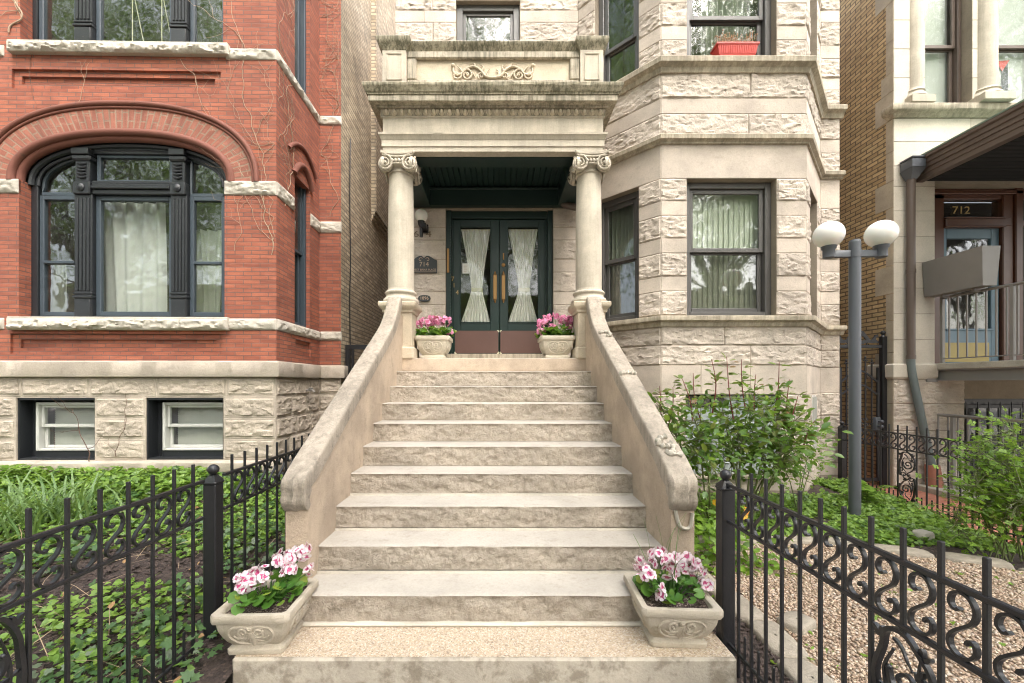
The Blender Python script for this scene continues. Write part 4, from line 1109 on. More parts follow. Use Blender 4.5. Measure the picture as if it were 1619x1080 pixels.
hm.build('arch_moulding', M['dark_brick'], red, 60)
sh = MB()                                   # hooded arch over the side window
def sarc(r, y0=5.48, y1=6.02, zb=4.45, rise=.22): return [(XC + r, y0 + (y1 - y0) * i / 16, zb + rise * math.sin(PI * i / 16) ** .8) for i in range(17)]
sh.tube(sarc(.01), .045, 8); sh.tube([(p[0], p[1] + (p[1] - 5.75) * .5, p[2] + .26) for p in sarc(.01)], .03, 8)
sh.build('side_arch_moulding', M['dark_brick'], red, 60)
# stone bands
bd, bs = MB(), MB()
def band(x0, x1, z0, z1, seed, amp=.03, y=LY):
    bd = MB(); bd.obox((0, y), (1, 0), (0, -1), x0, x1, -.012, .03, z0, z1, 0, .008)
    rock(bd, (0, y - .012), (1, 0), (0, -1), x0, x1, z0, z1, amp, seed, .006, .013, 0, .03); bd.build('stone_band', M['band'], red, 35)
for z0, z1, sd in ((2.265, 2.405, 301), (3.945, 4.12, 302), (5.63, 5.765, 303)):
    if sd == 302:
        band(LX, wx0 - .0, z0, z1, sd); band(wx1, XC, z0, z1, sd + 20)
    else:
        band(LX, PX(16, LY), z0, z1, sd); band(PX(358, LY), XC, z0, z1, sd + 20)
    for y0, y1 in (((LY, LW),) if sd != 302 else ((LY, 5.50), (6.0, LW))):
        u, n = (0, 1), (1, 0); bd = MB()
        bd.obox((XC, y0), u, n, 0, y1 - y0, -.012, .03, z0, z1, 0, .008)
        rock(bd, (XC + .012, y0), u, n, 0, y1 - y0, z0, z1, .03, sd + 40, .006, .013, 0, .03); bd.build('stone_band', M['band'], red, 35)
    band(XC + .015, XS + .01, z0, z1, sd + 60, .03, LW)
for z0, z1, sd in ((2.255, 2.415, 401), (5.655, 5.80, 402)):
    sl_ = MB(); x0, x1 = PX(15, LY - .08), PX(358, LY - .08)
    sl_.box(x0, x1, LY - .06, LY + .12, z0, z1 - .0, 0, .008)
    rock(sl_, (0, LY - .06), (1, 0), (0, -1), x0, x1, z0, z1 - .02, .045, sd, .004, .014, 0, .03)
    sl_.build('window_sill', M['band'], red, 35)
fd, fr_, fs = MB(), MB(), MB()
fd.mould([(-.05, 1.675), (.05, 1.68), (.055, 1.69), (.055, 1.86), (.045, 1.875), (-.05, 1.885)], [(LX, LY), (XC, LY), (XC, LW), (XS + .02, LW), (XS + .02, LW + .6)], 0, True, .006, .06)
fd.build('water_table', M['grey_lime'], red, 35)
b1 = (la(PX(32, LY)), la(PX(153, LY)), .645, 1.42, .24); b2 = (la(PX(232, LY)), la(PX(353, LY)), .645, 1.42, .24)
FC = [(.645, .905, 'R'), (.905, 1.165, 'R'), (1.165, 1.435, 'R'), (1.435, 1.675, 'R')]
q0, q1 = (LX, LY + .015), (XC - .015, LY + .015)
fb = MB()
masonry(red, 'foundation_wall', [M['grey_lime'], M['grey_lime'], M['grey_rock']], -.2, 1.68, q0, q1, FC, [b1, b2], .78, .021, .004, .022)
masonry(red, 'foundation_wall', [M['grey_lime'], M['grey_lime'], M['grey_rock']], -.2, 1.68, (XC - .015, LY + .015), (XC - .015, LW + .015), FC, (), .42, .026, .004, .015)
masonry(red, 'foundation_wall', [M['grey_lime'], M['grey_lime'], M['grey_rock']], -.2, 1.68, (XC - .015, LW + .015), (XS, LW + .015), FC, (), .42, .024, .004, .022)
lg = MB(); lg.mould([(-.05, .50), (.06, .505), (.065, .515), (.065, .615), (.05, .635), (-.05, .645)], [(LX, LY + .015), (XC - .015, LY + .015), (XC - .015, LW)], 0, True, .006, .06)
lg.build('base_ledge', M['grey_lime'], red, 35)
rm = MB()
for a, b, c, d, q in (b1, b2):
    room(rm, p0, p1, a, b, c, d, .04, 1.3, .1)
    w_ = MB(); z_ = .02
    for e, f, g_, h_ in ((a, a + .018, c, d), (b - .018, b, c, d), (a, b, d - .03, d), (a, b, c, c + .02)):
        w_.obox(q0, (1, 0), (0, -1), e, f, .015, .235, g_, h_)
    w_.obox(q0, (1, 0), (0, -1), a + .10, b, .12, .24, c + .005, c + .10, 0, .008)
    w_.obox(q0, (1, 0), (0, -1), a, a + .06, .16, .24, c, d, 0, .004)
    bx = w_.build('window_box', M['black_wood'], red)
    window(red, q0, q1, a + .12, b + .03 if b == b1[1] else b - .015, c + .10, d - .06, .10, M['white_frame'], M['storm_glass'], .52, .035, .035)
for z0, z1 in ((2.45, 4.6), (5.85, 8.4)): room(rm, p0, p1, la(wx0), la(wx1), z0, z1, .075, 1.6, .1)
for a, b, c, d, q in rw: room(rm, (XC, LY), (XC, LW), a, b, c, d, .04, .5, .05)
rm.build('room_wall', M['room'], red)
for (a, b, c, d, q), wd in ((b1, 'left hand'), (b2, 'right hand')):
    bl = rthing('window_blind', 'pale horizontal slat blind in the %s basement window' % wd, 'blind', 'basement window blinds')
    mb = MB()
    for k in range(24):
        z = c + .13 + k * .0255; y = LY + .27
        mb.quad((a + LX + .2, y - .004, z - .012), (b + LX - .02, y - .004, z - .012), (b + LX - .02, y + .006, z + .0125), (a + LX + .2, y + .006, z + .0125))
    mb.build('slats', M['slat'], bl); mb = MB(); mb.box(a + LX + .2, b + LX - .02, LY + .255, LY + .285, d - .10, d - .07); mb.build('head_rail', M['white_frame'], bl)
# the side windows
for a, b, c, d, q in rw: window(red, (XC, LY), (XC, LW), a, b, c, d + (.12 if d < 5 else 0), .05, M['slate_frame'], M['screen_glass'], .5, .05, .04)
# big arched window group
xm = [PX(110, LY), PX(138, LY), PX(262, LY), PX(288, LY)]
def pilaster(mb, x0, x1, z0, z1, y=LY + .10):
    mb.box(x0, x1, y, y + .14, z0, z1, 0, .006)
    w_ = (x1 - x0); n_ = 4
    for k in range(n_): mb.box(x0 + .02 + (w_ - .04) * k / n_ + .006, x0 + .02 + (w_ - .04) * (k + 1) / n_ - .006, y - .012, y + .01, z0 + .36, z1 - .05, 0, .005)
    mb.box(x0 - .008, x1 + .008, y - .02, y + .1, z0 + .27, z0 + .30, 0, .006); mb.box(x0 - .004, x1 + .004, y - .012, y + .1, z0 + .32, z0 + .345, 0, .006)
    mb.box(x0 + .01, x1 - .01, y - .014, y + .1, z0, z0 + .26, 0, .008)
aw = MB()
zb, ztr = 2.405, 4.02
for x in (wx0, wx1 - .085): aw.box(x, x + .085, LY + .13, LY + .25, zb, zs + .1, 0, .006)
aw.box(wx0, wx1, LY + .12, LY + .26, zb - .005, zb + .05, 0, .006)
for a, b in ((xm[0], xm[1]), (xm[2], xm[3])): pilaster(aw, a, b, zb, 3.99)
for z0, z1, y in ((3.99, 4.05, .10), (4.05, 4.085, .07), (4.085, 4.125, .09)): aw.box(xm[1] - .0, xm[2], LY + y, LY + .24, z0, z1, 0, .008)
# brackets over the pilasters
for a, b in ((xm[0], xm[1]), (xm[2], xm[3])):
    aw.box(a + .005, b - .005, LY + .07, LY + .24, 3.98, 4.14, 0, .01)
    aw.lathe([(.04, .09), (.05, .06), (.035, .05), (.02, .045), (.001, .04)], ((a + b) / 2, LY, 4.06), 14, 0, 'Y')
    aw.box(a + .02, b - .02, LY + .09, LY + .24, 4.14, 4.48, 0, .008)
    for k in range(5): aw.tube([((a + b) / 2 - .05, LY + .09, 4.20 + k * .042), ((a + b) / 2, LY + .075, 4.185 + k * .042), ((a + b) / 2 + .05, LY + .09, 4.20 + k * .042)], .014, 6)
    aw.box(a - .005, b + .005, LY + .06, LY + .24, 4.40, 4.47, 0, .02); aw.box(a + .005, b - .005, LY + .05, LY + .24, 4.47, 4.55, 0, .008)
# arched head frame, the same curve as the brick roll
hd = []
ring(aw, ai - .20, bi - .16, ai - .085, bi - .07, LY + .14, 0, False)
aw.tube(apath(ai - .11, bi - .09, LY + .12), .035, 8); aw.tube(apath(ai - .19, bi - .15, LY + .13), .018, 6)
aw.box(xm[1], xm[2], LY + .12, LY + .2, 4.51, 4.62, 0, .006); aw.box(xm[1], xm[2], LY + .10, LY + .2, 4.125, 4.16, 0, .006)
awn = aw.build('arched_window', M['black_wood'], red, 40)
def lite(x0, x1, z0, z1, y, rails=(), fw=.055, gm=None, fm='slate_frame'):
    s = MB(); gm = gm or M['storm_glass']
    for a, b, c, d in ((x0, x0 + fw, z0, z1), (x1 - fw, x1, z0, z1), (x0 + fw, x1 - fw, z1 - fw, z1), (x0 + fw, x1 - fw, z0, z0 + fw)): s.box(a, b, y, y + .05, c, d, 0, .006)
    for r in rails: s.box(x0 + fw, x1 - fw, y - .008, y + .05, r - .018, r + .018, 0, .005)
    o = s.build('sash', M[fm], awn)
    g_ = MB(); g_.quad((x0 + fw, y + .03, z0 + fw), (x1 - fw, y + .03, z0 + fw), (x1 - fw, y + .03, z1 - fw), (x0 + fw, y + .03, z1 - fw)); g_.build('pane', gm, awn)
for o_, zz in ((0, (zb + .05, 3.99)),):
    lite(wx0 + .085, xm[0] + .005, zz[0], zz[1] - .0, LY + .15, (3.14,)); lite(xm[1], xm[2], zz[0], zz[1], LY + .15, (), .06); lite(xm[3] - .005, wx1 - .085, zz[0], zz[1], LY + .15, (3.14,))
lite(xm[1] + .01, xm[2] - .01, 4.15, 4.52, LY + .15, (), .045)
for sg in (-1, 1):                            # quarter-round upper lights
    xin = xm[0] if sg < 0 else xm[3]
    pts = [(x, z) for x, z in [ell(ai - .20, bi - .16, t_) for t_ in np.linspace(PI if sg < 0 else 0, PI / 2, 40)] if (x <= xin if sg < 0 else x >= xin)]
    poly = pts + [(xin, pts[-1][1]), (xin, 4.02), (pts[0][0], 4.02)]
    g_ = MB(); g_.add([(x, LY + .19, z) for x, z in poly], [tuple(range(len(poly)))]); g_.build('pane', M['storm_glass'], awn)
    f_ = MB(); f_.tube([(x, LY + .18, z) for x, z in poly + [poly[0]]], .022, 6); f_.box(min(pts[0][0], xin), max(pts[0][0], xin), LY + .15, LY + .2, 3.985, 4.03, 0, .004); f_.build('sash', M['slate_frame'], awn)
# upper window group
uw = MB()
for x in (up0, up1 - .06): uw.box(x, x + .06, LY + .13, LY + .25, 5.80, LTOP, 0, .006)
uw.box(up0, up1, LY + .11, LY + .26, 5.79, 5.85, 0, .006)
for a, b in ((xm[0], xm[1]), (xm[2], xm[3])): pilaster(uw, a, b, 5.83, LTOP)
awn = uw.build('upper_window', M['black_wood'], red, 40)
for a, b in ((up0 + .06, xm[0]), (xm[1], xm[2]), (xm[3], up1 - .06)): lite(a, b, 5.85, LTOP - .2, LY + .15, (), .055)
for lab, a, b, z0, z1, dp, mt, fo in (('white cotton curtain filling the middle light of the arched window', la(PX(150, LY + .36)), la(PX(264, LY + .36)), 2.47, 4.0, .36, 'white_curtain', 6),
        ('thin grey curtain in the right hand light of the arched window', la(PX(300, LY + .4)), la(PX(352, LY + .4)), 2.47, 3.65, .40, 'grey_curtain', 4),
        ('dull curtain in the left hand light of the arched window', la(PX(44, LY + .44)), la(PX(114, LY + .44)), 2.47, 3.2, .44, 'grey_curtain', 5)):
    cr = rthing('curtain', lab, 'curtain', 'curtains of the arched window'); curtain(cr, p0, p1, a, b, z0, z1, dp, M[mt], fo, .03, fo, None, 'fabric')
ct = rthing('window_perch', 'yellow cloth perch hung on cords inside the upper brick house window', 'perch')
mb = MB(); mb.box(PX(176, LY), PX(232, LY), LY + .26, LY + .52, 6.02, 6.045, 0, .01); mb.add([(PX(182, LY), LY + .27, 6.02), (PX(236, LY), LY + .27, 6.02), (PX(255, LY), LY + .27, 5.87), (PX(200, LY), LY + .27, 5.87)], [(0, 1, 2, 3)])
mb.build('shelf', M['tie'], ct)
mb = MB()
for x in (182, 230):
    mb.tube([(PX(x, LY), LY + .28, 6.04), (PX(x, LY), LY + .28, 7.6)], .006); mb.tube([(PX(x, LY), LY + .5, 6.04), (PX(x - 16, LY), LY + .28, 7.4)], .006)
mb.build('cord', M['tie'], ct)
# hose tap on the return wall
tp = rthing('hose_tap', 'small metal hose tap on the stone base of the brick house', 'tap')
mb = MB(); y_, z_ = 5.83, 1.50
mb.tube([(XC, y_, z_), (XC + .10, y_, z_ + .005), (XC + .14, y_ - .01, z_ - .03)], [.016, .018, .014], 8); mb.lathe([(.02, 0), (.032, .005), (.032, .015), (.01, .02)], (XC + .08, y_, z_ + .02), 12); mb.build('spout', M['grey_metal'], tp, 40)
# bare ivy twigs on the brick
def twig(pts, r, mb, depth=0, on='y'):
    n_ = len(pts); mb.tube(pts, list(np.linspace(r, r * .35, n_)), 5)
def vine(name_label, x, z, L_, ang, r=.006, y=LY, axis='x', mat='twig', lim=(-99, 99), seed=1):
    rr = random.Random(seed); mb = MB(); r *= .72
    def walk(x, z, a, L_, r, lvl):
        pts = []; n_ = max(4, int(L_ / .06)); a0 = a
        for i in range(n_):
            off = .006 + .008 * rr.random()
            pts.append((x, y - off, z) if axis == 'x' else (y + off, x, z))
            a += rr.gauss(0, .28) + (a0 - a) * .15; x += math.cos(a) * .06; z += math.sin(a) * .06
            if not lim[0] < x < lim[1]: x = min(max(x, lim[0]), lim[1]) - .012 * (1 if x >= lim[1] else -1); a = PI - a; a0 = PI / 2
            if lvl < 2 and rr.random() < .16: walk(x, z, a + rr.choice((-1, 1)) * rr.uniform(.5, 1.1), L_ * rr.uniform(.2, .45), r * .6, lvl + 1)
        mb.tube(catmull(pts, 2), list(np.linspace(r, r * .4, (n_ - 1) * 2 + 1)), 5)
    walk(x, z, ang, L_, r, 0)
    v = rthing('ivy_twig', name_label, 'dead ivy', 'bare ivy twigs on the brick house'); mb.build('stem', M[mat], v, 60)
vine('pale bare ivy twig climbing the brick corner beside the arch', PX(430, LY), 3.2, 4.6, 1.55, .007, lim=(-9, XC - .02), seed=3)
vine('thick pale vine stem at the upper left window jamb', PX(24, LY), 5.92, 2.0, 1.45, .013, seed=5)
vine('fine bare twig above the crown of the arch', PX(122, LY), 4.95, .75, .9, .005, seed=8)
vine('forked twig running down over the right shoulder of the arch', PX(288, LY), 5.62, 1.2, -1.0, .005, seed=9)
vine('thin dark twig crossing the upper brick panel', PX(60, LY), 5.65, .8, -1.75, .005, mat='twig_dark', seed=12)
vine('tall twig on the narrow brick strip by the gangway', (XC + XS) / 2, 4.2, 4.2, 1.57, .006, LW, 'x', lim=(XC + .03, XS - .02), seed=14)
vine('branching twig climbing the brick return wall', 5.25, 3.9, 3.5, 1.5, .006, XC, 'y', lim=(LY + .03, 5.5), seed=16)
vine('twig beside the right jamb of the arched window', PX(372, LY), 3.25, 1.6, 1.7, .004, seed=21)
vine('dark twig creeping over the stones between the basement windows', PX(195, LY), .7, .9, 1.2, .006, LY - .05, mat='twig_dark', seed=23)
vine('short twig at the foot of the left basement window', PX(150, LY), .5, .9, 1.6, .009, LY - .02, mat='twig_dark', seed=24)
cb = tag(None, None, None) if False else None
mb = MB(); mb.tube(catmull([(XS + .012, 6.62, 2.15), (XS + .012, 6.60, 3.0), (XS + .012, 6.63, 3.6), (XS + .012, 6.60, 4.6), (XS + .012, 6.62, 5.6)], 5), .009, 6)
tag(mb.build('cable', M['iron']), 'black cable hanging down the tan brick gangway wall', 'cable')

# ================================================================ RIGHT HOUSE
RX = 6.15
rh = thing('stone_rowhouse', 'smooth pale stone row house with a canopied brown doorway and yellow brick side', 'house', (RX, WY, 0))
bk, sm, rk = MB(), MB(), MB()
RE = (12.0, WY)
dop = (.64, 3.4, 1.90, 4.70, .16); lop = (1.10, 4.0, .1, 1.36, .2)
w1 = (.49, 1.22, 5.90, 8.4, .30); w2 = (1.62, 2.6, 5.90, 8.4, .30)
RC = [(.0, .42, 'R', .7), (.42, .86, 'R', .7), (.86, 1.28, 'R', .7), (1.28, 1.66, 'R', .9)]
RC2 = [(1.90, 2.28, 'S', .65), (2.28, 2.68, 'S', .65), (2.68, 3.08, 'S', .65), (3.08, 3.48, 'S', .65), (3.48, 3.88, 'S', .65), (3.88, 4.28, 'S', .65), (4.28, 4.66, 'S', .65), (4.66, 4.98, 'S', .9), (4.98, 5.36, 'S', 1.1), (5.36, 5.72, 'S', .9), (5.9, 6.35, 'S', .5), (6.35, 6.8, 'S', .5), (6.8, 7.25, 'S', .5), (7.25, 7.7, 'S', .5), (7.7, 8.2, 'S', .5)]
masonry(rh, 'wall', [M['lime_mortar'], M['pale_lime'], M['lime_rock']], -.2, LTOP, (RX, WY), RE, RC + RC2, [dop, lop, w1, w2], .65, .024)
mb = MB(); panel(mb, (RX, 14), (RX, 6.30), -.2, 10)
ysw = mb.build('side_wall', M['yellow_brick'], rh)
qn = MB(); zz = -.1
for i, (h_, lg_) in enumerate([(.5, .12), (.42, .24), (.46, .12), (.42, .12), (.38, .30), (.5, .12), (.42, .12), (.44, .30), (.4, .12), (.5, .12), (.42, .30), (.46, .12), (.5, .12), (.44, .30), (.3, .2), (.5, .12), (.6, .12), (.6, .3), (.6, .12)]):
    if zz > LTOP: break
    qn.box(RX - .008, RX + .1, WY + .0, WY + lg_, zz + .003, zz + h_ - .003, 0, .003); zz += h_
qn.build('quoin', stone('grey quoin stone', (.44, .37, .28), stain=.2, isl=.05), rh)
mb = MB()
mb.mould([(-.05, 1.66), (.02, 1.66), (.05, 1.70), (.055, 1.88), (.02, 1.905), (-.05, 1.91)], [(RX, 6.7), (RX, WY), (RX + .64, WY)], 0, True, .003, .1)
mb.build('water_table', M['pale_lime'], rh, 35)
mb = MB(); mb.mould([(-.05, 5.72), (.03, 5.725), (.05, 5.745), (.06, 5.76), (.10, 5.775), (.12, 5.80), (.125, 5.87), (.12, 5.885), (-.3, 5.90)], [(RX, 6.38), (RX, WY), RE], 0, True, .003, .1)
mb.build('window_sill', M['lime_trim'], rh, 35)
for cx, r_c in ((6.50, .125), (7.60, .165)):
    mb = MB(); cy_ = WY + .06
    mb.lathe([(r_c, 6.16), (r_c * .98, 7.2), (r_c * .92, 8.4)], (cx, cy_, 0), 32)
    col = mb.build('engaged_column', M['lime_col'], rh, 35)
    mb = MB(); mb.lathe([(r_c * 1.25, 6.02), (r_c * 1.33, 6.045), (r_c * 1.25, 6.08), (r_c * 1.1, 6.10), (r_c * 1.08, 6.12), (r_c * 1.17, 6.135), (r_c * 1.02, 6.16), (r_c, 6.18)], (cx, cy_, 0), 32)
    mb.box(cx - r_c * 1.45, cx + r_c * 1.45, cy_ - r_c * 1.45, cy_ + .1, 5.905, 6.02, 0, .006); mb.build('column_base', M['lime_col'], col, 35)
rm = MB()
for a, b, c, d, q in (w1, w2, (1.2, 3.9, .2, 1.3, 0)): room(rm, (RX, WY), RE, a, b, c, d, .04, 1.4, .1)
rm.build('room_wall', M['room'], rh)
for a, b, c, d, q in (w1, w2): window(rh, (RX, WY), RE, a, b, c, d, .14, M['brown_metal'], M['glass'], .43, .06, .055)
for lab, a, b, z0 in (('pale roller shade in the upper window between the engaged columns', w1[0], w1[1], 5.98), ('pale roller shade behind the taped flag at the photo edge', w2[0], w2[1], 6.0)):
    mb = MB(); mb.box(RX + a + .08, RX + b - .08, WY + .275, WY + .279, z0, 8.3); tag(mb.build('roller_blind', M['white_curtain']), lab, 'blind')
fl = thing('window_flag', 'red and black paper flag taped inside the upper window at the right edge', 'flag', (RX + 1.85, WY + .26, 6.1))
mb = MB(); fx, fz = PX(1575, WY + .26), PZ(97, WY + .26)
mb.prism([(fx, fz), (fx + .22, fz + .02), (fx + .10, fz - .16)], lambda a, b, t_: (a, t_, b), WY + .262, WY + .265); mb.build('triangle', M['red_plastic'], fl)
mb = MB(); mb.box(fx + .10, fx + .20, WY + .267, WY + .27, fz - .46, fz - .02); mb.build('stripe', M['plaque'], fl)
# doorway
dw = MB(); y = WY + .16
for a, b, c, d, q in ((6.79, 7.12, 1.9, 4.7, 0), (6.79, 9.6, 4.54, 4.95, 0), (7.12, 8.16, 4.10, 4.22, -.03), (8.03, 8.20, 1.9, 4.6, -.02), (8.20, 8.32, 1.9, 4.7, -.05), (8.32, 9.6, 4.1, 4.2, 0), (8.50, 8.62, 1.9, 4.7, 0), (8.62, 9.6, 1.9, 2.9, .02)):
    dw.box(a, b, y + q, y + .14, c, d, 0, .012)
for a, b, c, d in ((7.1, 8.05, 4.215, 4.24), (7.1, 8.05, 4.08, 4.105), (6.79, 9.5, 4.60, 4.66)): dw.box(a, b, y - .05, y + .1, c, d, 0, .008)
dwy = dw.build('door_frame', M['brown_wood'], rh)
mb = MB(); mb.quad((7.12, y + .05, 4.22), (8.03, y + .05, 4.22), (8.03, y + .05, 4.54), (7.12, y + .05, 4.54)); mb.build('transom_pane', M['screen_glass'], dwy)
mb = MB(); mb.quad((7.13, y + .5, 1.9), (9.6, y + .5, 1.9), (9.6, y + .5, 4.7), (7.13, y + .5, 4.7)); mb.quad((8.32, y + .05, 1.9), (9.6, y + .05, 1.9), (9.6, y + .05, 4.7), (8.32, y + .05, 4.7)); mb.build('hall_backing', M['room'], dwy)
text('712', .17, M['gold'], rh, (7.42, y + .03, 4.37), 'house_number', .003, 0, 0, 1.15)
bd_ = MB()
for a, b, c, d in ((7.12, 7.19, 1.92, 4.1), (7.90, 8.03, 1.92, 4.1), (7.19, 7.90, 3.92, 4.1), (7.19, 7.90, 1.92, 2.46)): bd_.box(a, b, y + .03, y + .08, c, d, 0, .006)
bd_.box(7.17, 7.93, y + .015, y + .05, 2.44, 2.475, 0, .006)
bdr = bd_.build('blue_door', M['blue_door'], rh)
mb = MB(); mb.quad((7.19, y + .055, 2.46), (7.90, y + .055, 2.46), (7.90, y + .055, 3.92), (7.19, y + .055, 3.92)); mb.build('pane', M['glass'], bdr)
mb = MB(); mb.box(7.15, 7.86, y + .02, y + .032, 1.94, 2.25, 0, .004); mb.build('kick_plate', M['gold_plate'], bdr)
mb = MB(); mb.box(7.62, 7.72, y + .035, y + .04, 3.42, 3.47); mb.box(7.80, 7.88, y + .035, y + .04, 3.45, 3.50, 1); tag(mb.build('sticker', [M['paper'], M['gold_plate']]), 'white and yellow stickers on the blue door glass', 'sticker')
# canopy over the doorway
cn = thing('door_canopy', 'dark brown canopy with stepped gutter and green copper edge over the doorway', 'canopy', (7.5, WY, 4.7))
mb = MB(); gx, y0 = 6.50, 3.0
mb.mould([(-.1, 4.72), (.0, 4.72), (.0, 4.79), (.015, 4.80), (.015, 4.86), (.035, 4.865), (.035, 4.92), (.055, 4.93), (.055, 4.985), (.085, 5.0), (.09, 5.04), (-.1, 5.045)], [(gx, WY), (gx, y0), (10.5, y0)]); mb.build('fascia', M['brown_metal'], cn)
mb = MB(); mb.mould([(-.1, 5.046), (.095, 5.043), (.10, 5.062), (-.1, 5.075)], [(gx, WY), (gx, y0), (10.5, y0)]); mb.box(gx + .05, 10.5, y0 + .05, WY, 5.06, 5.09); mb.build('roof_edge', M['verdigris'], cn)
mb = MB()
for k in range(34): mb.box(gx + .09, 10.4, y0 + .1 + k * .094 + .002, y0 + .1 + (k + 1) * .094 - .002, 4.74, 4.78, 0, .008)
mb.box(gx + .08, 10.4, y0 + .08, WY, 4.775, 4.8); mb.build('soffit', paint('near black soffit board', (.006, .0058, .0055), .98), cn)
# downspout
ds = thing('downspout', 'brown downspout with leader head turning green copper near the ground', 'downspout', (6.34, WY - .1, 0))
dx, dy = 6.345, WY - .075
mb = MB(); mb.box(dx - .11, dx + .10, WY - .21, WY - .01, 4.86, 5.0, 0, .01); mb.add([(dx - .11, WY - .21, 4.86), (dx + .10, WY - .21, 4.86), (dx + .10, WY - .01, 4.86), (dx - .11, WY - .01, 4.86), (dx - .045, dy - .045, 4.72), (dx + .045, dy - .045, 4.72), (dx + .045, dy + .045, 4.72), (dx - .045, dy + .045, 4.72)], [(0, 1, 5, 4), (1, 2, 6, 5), (2, 3, 7, 6), (3, 0, 4, 7)])
mb.box(dx - .12, dx + .11, WY - .22, WY - .01, 5.0, 5.03, 0, .008); mb.build('leader_head', M['pole'], ds)
mb = MB(); mb.tube([(dx, dy, 4.75), (dx, dy, 3.3), (dx, dy, 1.98)], .052, 14)
for z in (2.0, 3.32): mb.tube([(dx, dy, z - .03), (dx, dy, z + .03)], .058, 14)
mb.build('pipe', M['brown_metal'], ds, 50)
mb = MB(); mb.tube(catmull([(dx, dy, 2.0), (dx + .01, dy, 1.8), (dx + .09, dy - .02, 1.3), (dx + .22, dy - .05, .55), (dx + .27, dy - .06, .28)], 4), .05, 14); mb.build('elbow', M['copper'], ds, 50)
mb = MB(); mb.tube([(dx + .26, dy - .06, .36), (dx + .29, dy - .07, .03)], [.085, .10], 16); mb.build('ground_pipe', M['terracotta'], ds, 50)
# porch deck with rail
dk = thing('porch_deck', 'raised concrete porch deck on a taupe steel beam', 'deck', (8, 5.5, 1.64))
mb = MB(); mb.box(6.77, 10.4, 3.4, WY - .005, 1.81, 1.905, 0, .01); mb.build('slab', M['concrete'], dk)
mb = MB()
for z0, z1, q in ((1.64, 1.655, -.02), (1.655, 1.795, .03), (1.795, 1.809, -.02)): mb.box(6.80 + q, 6.98, 3.4, WY - .005, z0, z1, 0, .003)
mb.box(6.64, 6.82, WY - .03, WY - .002, 1.62, 1.83, 0, .004); mb.build('beam', M['grey_metal'], dk)
def railing(name, label, x, z0, h, ya, yb, sp=.115, mat='grey_metal', r=.02, posts=()):
    t_ = thing(name, label, 'railing', (x, ya, z0))
    mb = MB(); mb.tube([(x, ya, z0 + h), (x, yb, z0 + h)], r, 10); mb.build('handrail', M[mat], t_, 50)
    mb = MB(); mb.box(x - .012, x + .012, min(ya, yb), max(ya, yb), z0 + .06, z0 + .075); mb.build('bottom_rail', M[mat], t_)
    n_ = int(abs(yb - ya) / sp); me0 = None
    for i in range(n_ + 1):
        yy = ya + (yb - ya) * i / n_
        if me0 is None:
            mb = MB(); mb.box(x - .008, x + .008, yy - .008, yy + .008, z0 + .07, z0 + h - .005); me0 = mb.build('baluster', M[mat], t_)
        else:
            o = me0.copy(); C.objects.link(o); o.parent = t_; o.location = (0, yy - ya, 0)
    for yy in posts:
        mb = MB(); mb.box(x - .02, x + .02, yy - .02, yy + .02, z0, z0 + h - .003); mb.build('post', M[mat], t_)
    return t_
railing('porch_railing', 'taupe metal railing along the porch deck edge', 6.80, 1.905, 1.0, 6.22, 3.45, .115, posts=(6.2, 5.35, 3.6))
railing('areaway_railing', 'taupe railing guarding the basement areaway under the deck', 6.76, .035, 1.08, 6.22, 4.1, .125, r=.024, posts=(6.02, 4.6))
# metal box hung on the porch rail
bx = thing('railing_planter', 'long grey metal flower box sitting on the porch railing', 'planter', (6.8, 5.9, 2.92))
mb = MB(); y0, y1 = 5.50, 6.28; cxp = 6.70
vs = []
for yy in (y0, y1):
    for s_x, z in ((-.095, 2.935), (.095, 2.935), (.125, 3.47), (-.125, 3.47)): vs.append((cxp + s_x, yy + (0.02 if z < 3 else 0) * (1 if yy == y0 else 0), z))
mb.add(vs, [(0, 1, 2, 3), (4, 7, 6, 5), (0, 4, 5, 1), (1, 5, 6, 2), (3, 2, 6, 7), (0, 3, 7, 4)]); mb.build('box', M['grey_metal'], bx)
mb = MB()
for yy in (5.7, 6.1):
    mb = MB(); mb.box(cxp - .02, cxp + .15, yy - .015, yy + .015, 2.89, 2.936); mb.build('bracket', M['grey_metal'], bx)
# basement window under the deck
window(rh, (RX, WY), RE, lop[0], lop[1], lop[2], lop[3], .14, M['iron'], M['screen_glass'], 0, .10, .06)
mb = MB()
for k in range(7): mb.box(7.4 + k * .18, 7.412 + k * .18, WY + .10, WY + .112, .15, 1.3)
mb.build('window_bars', M['iron'], rh)

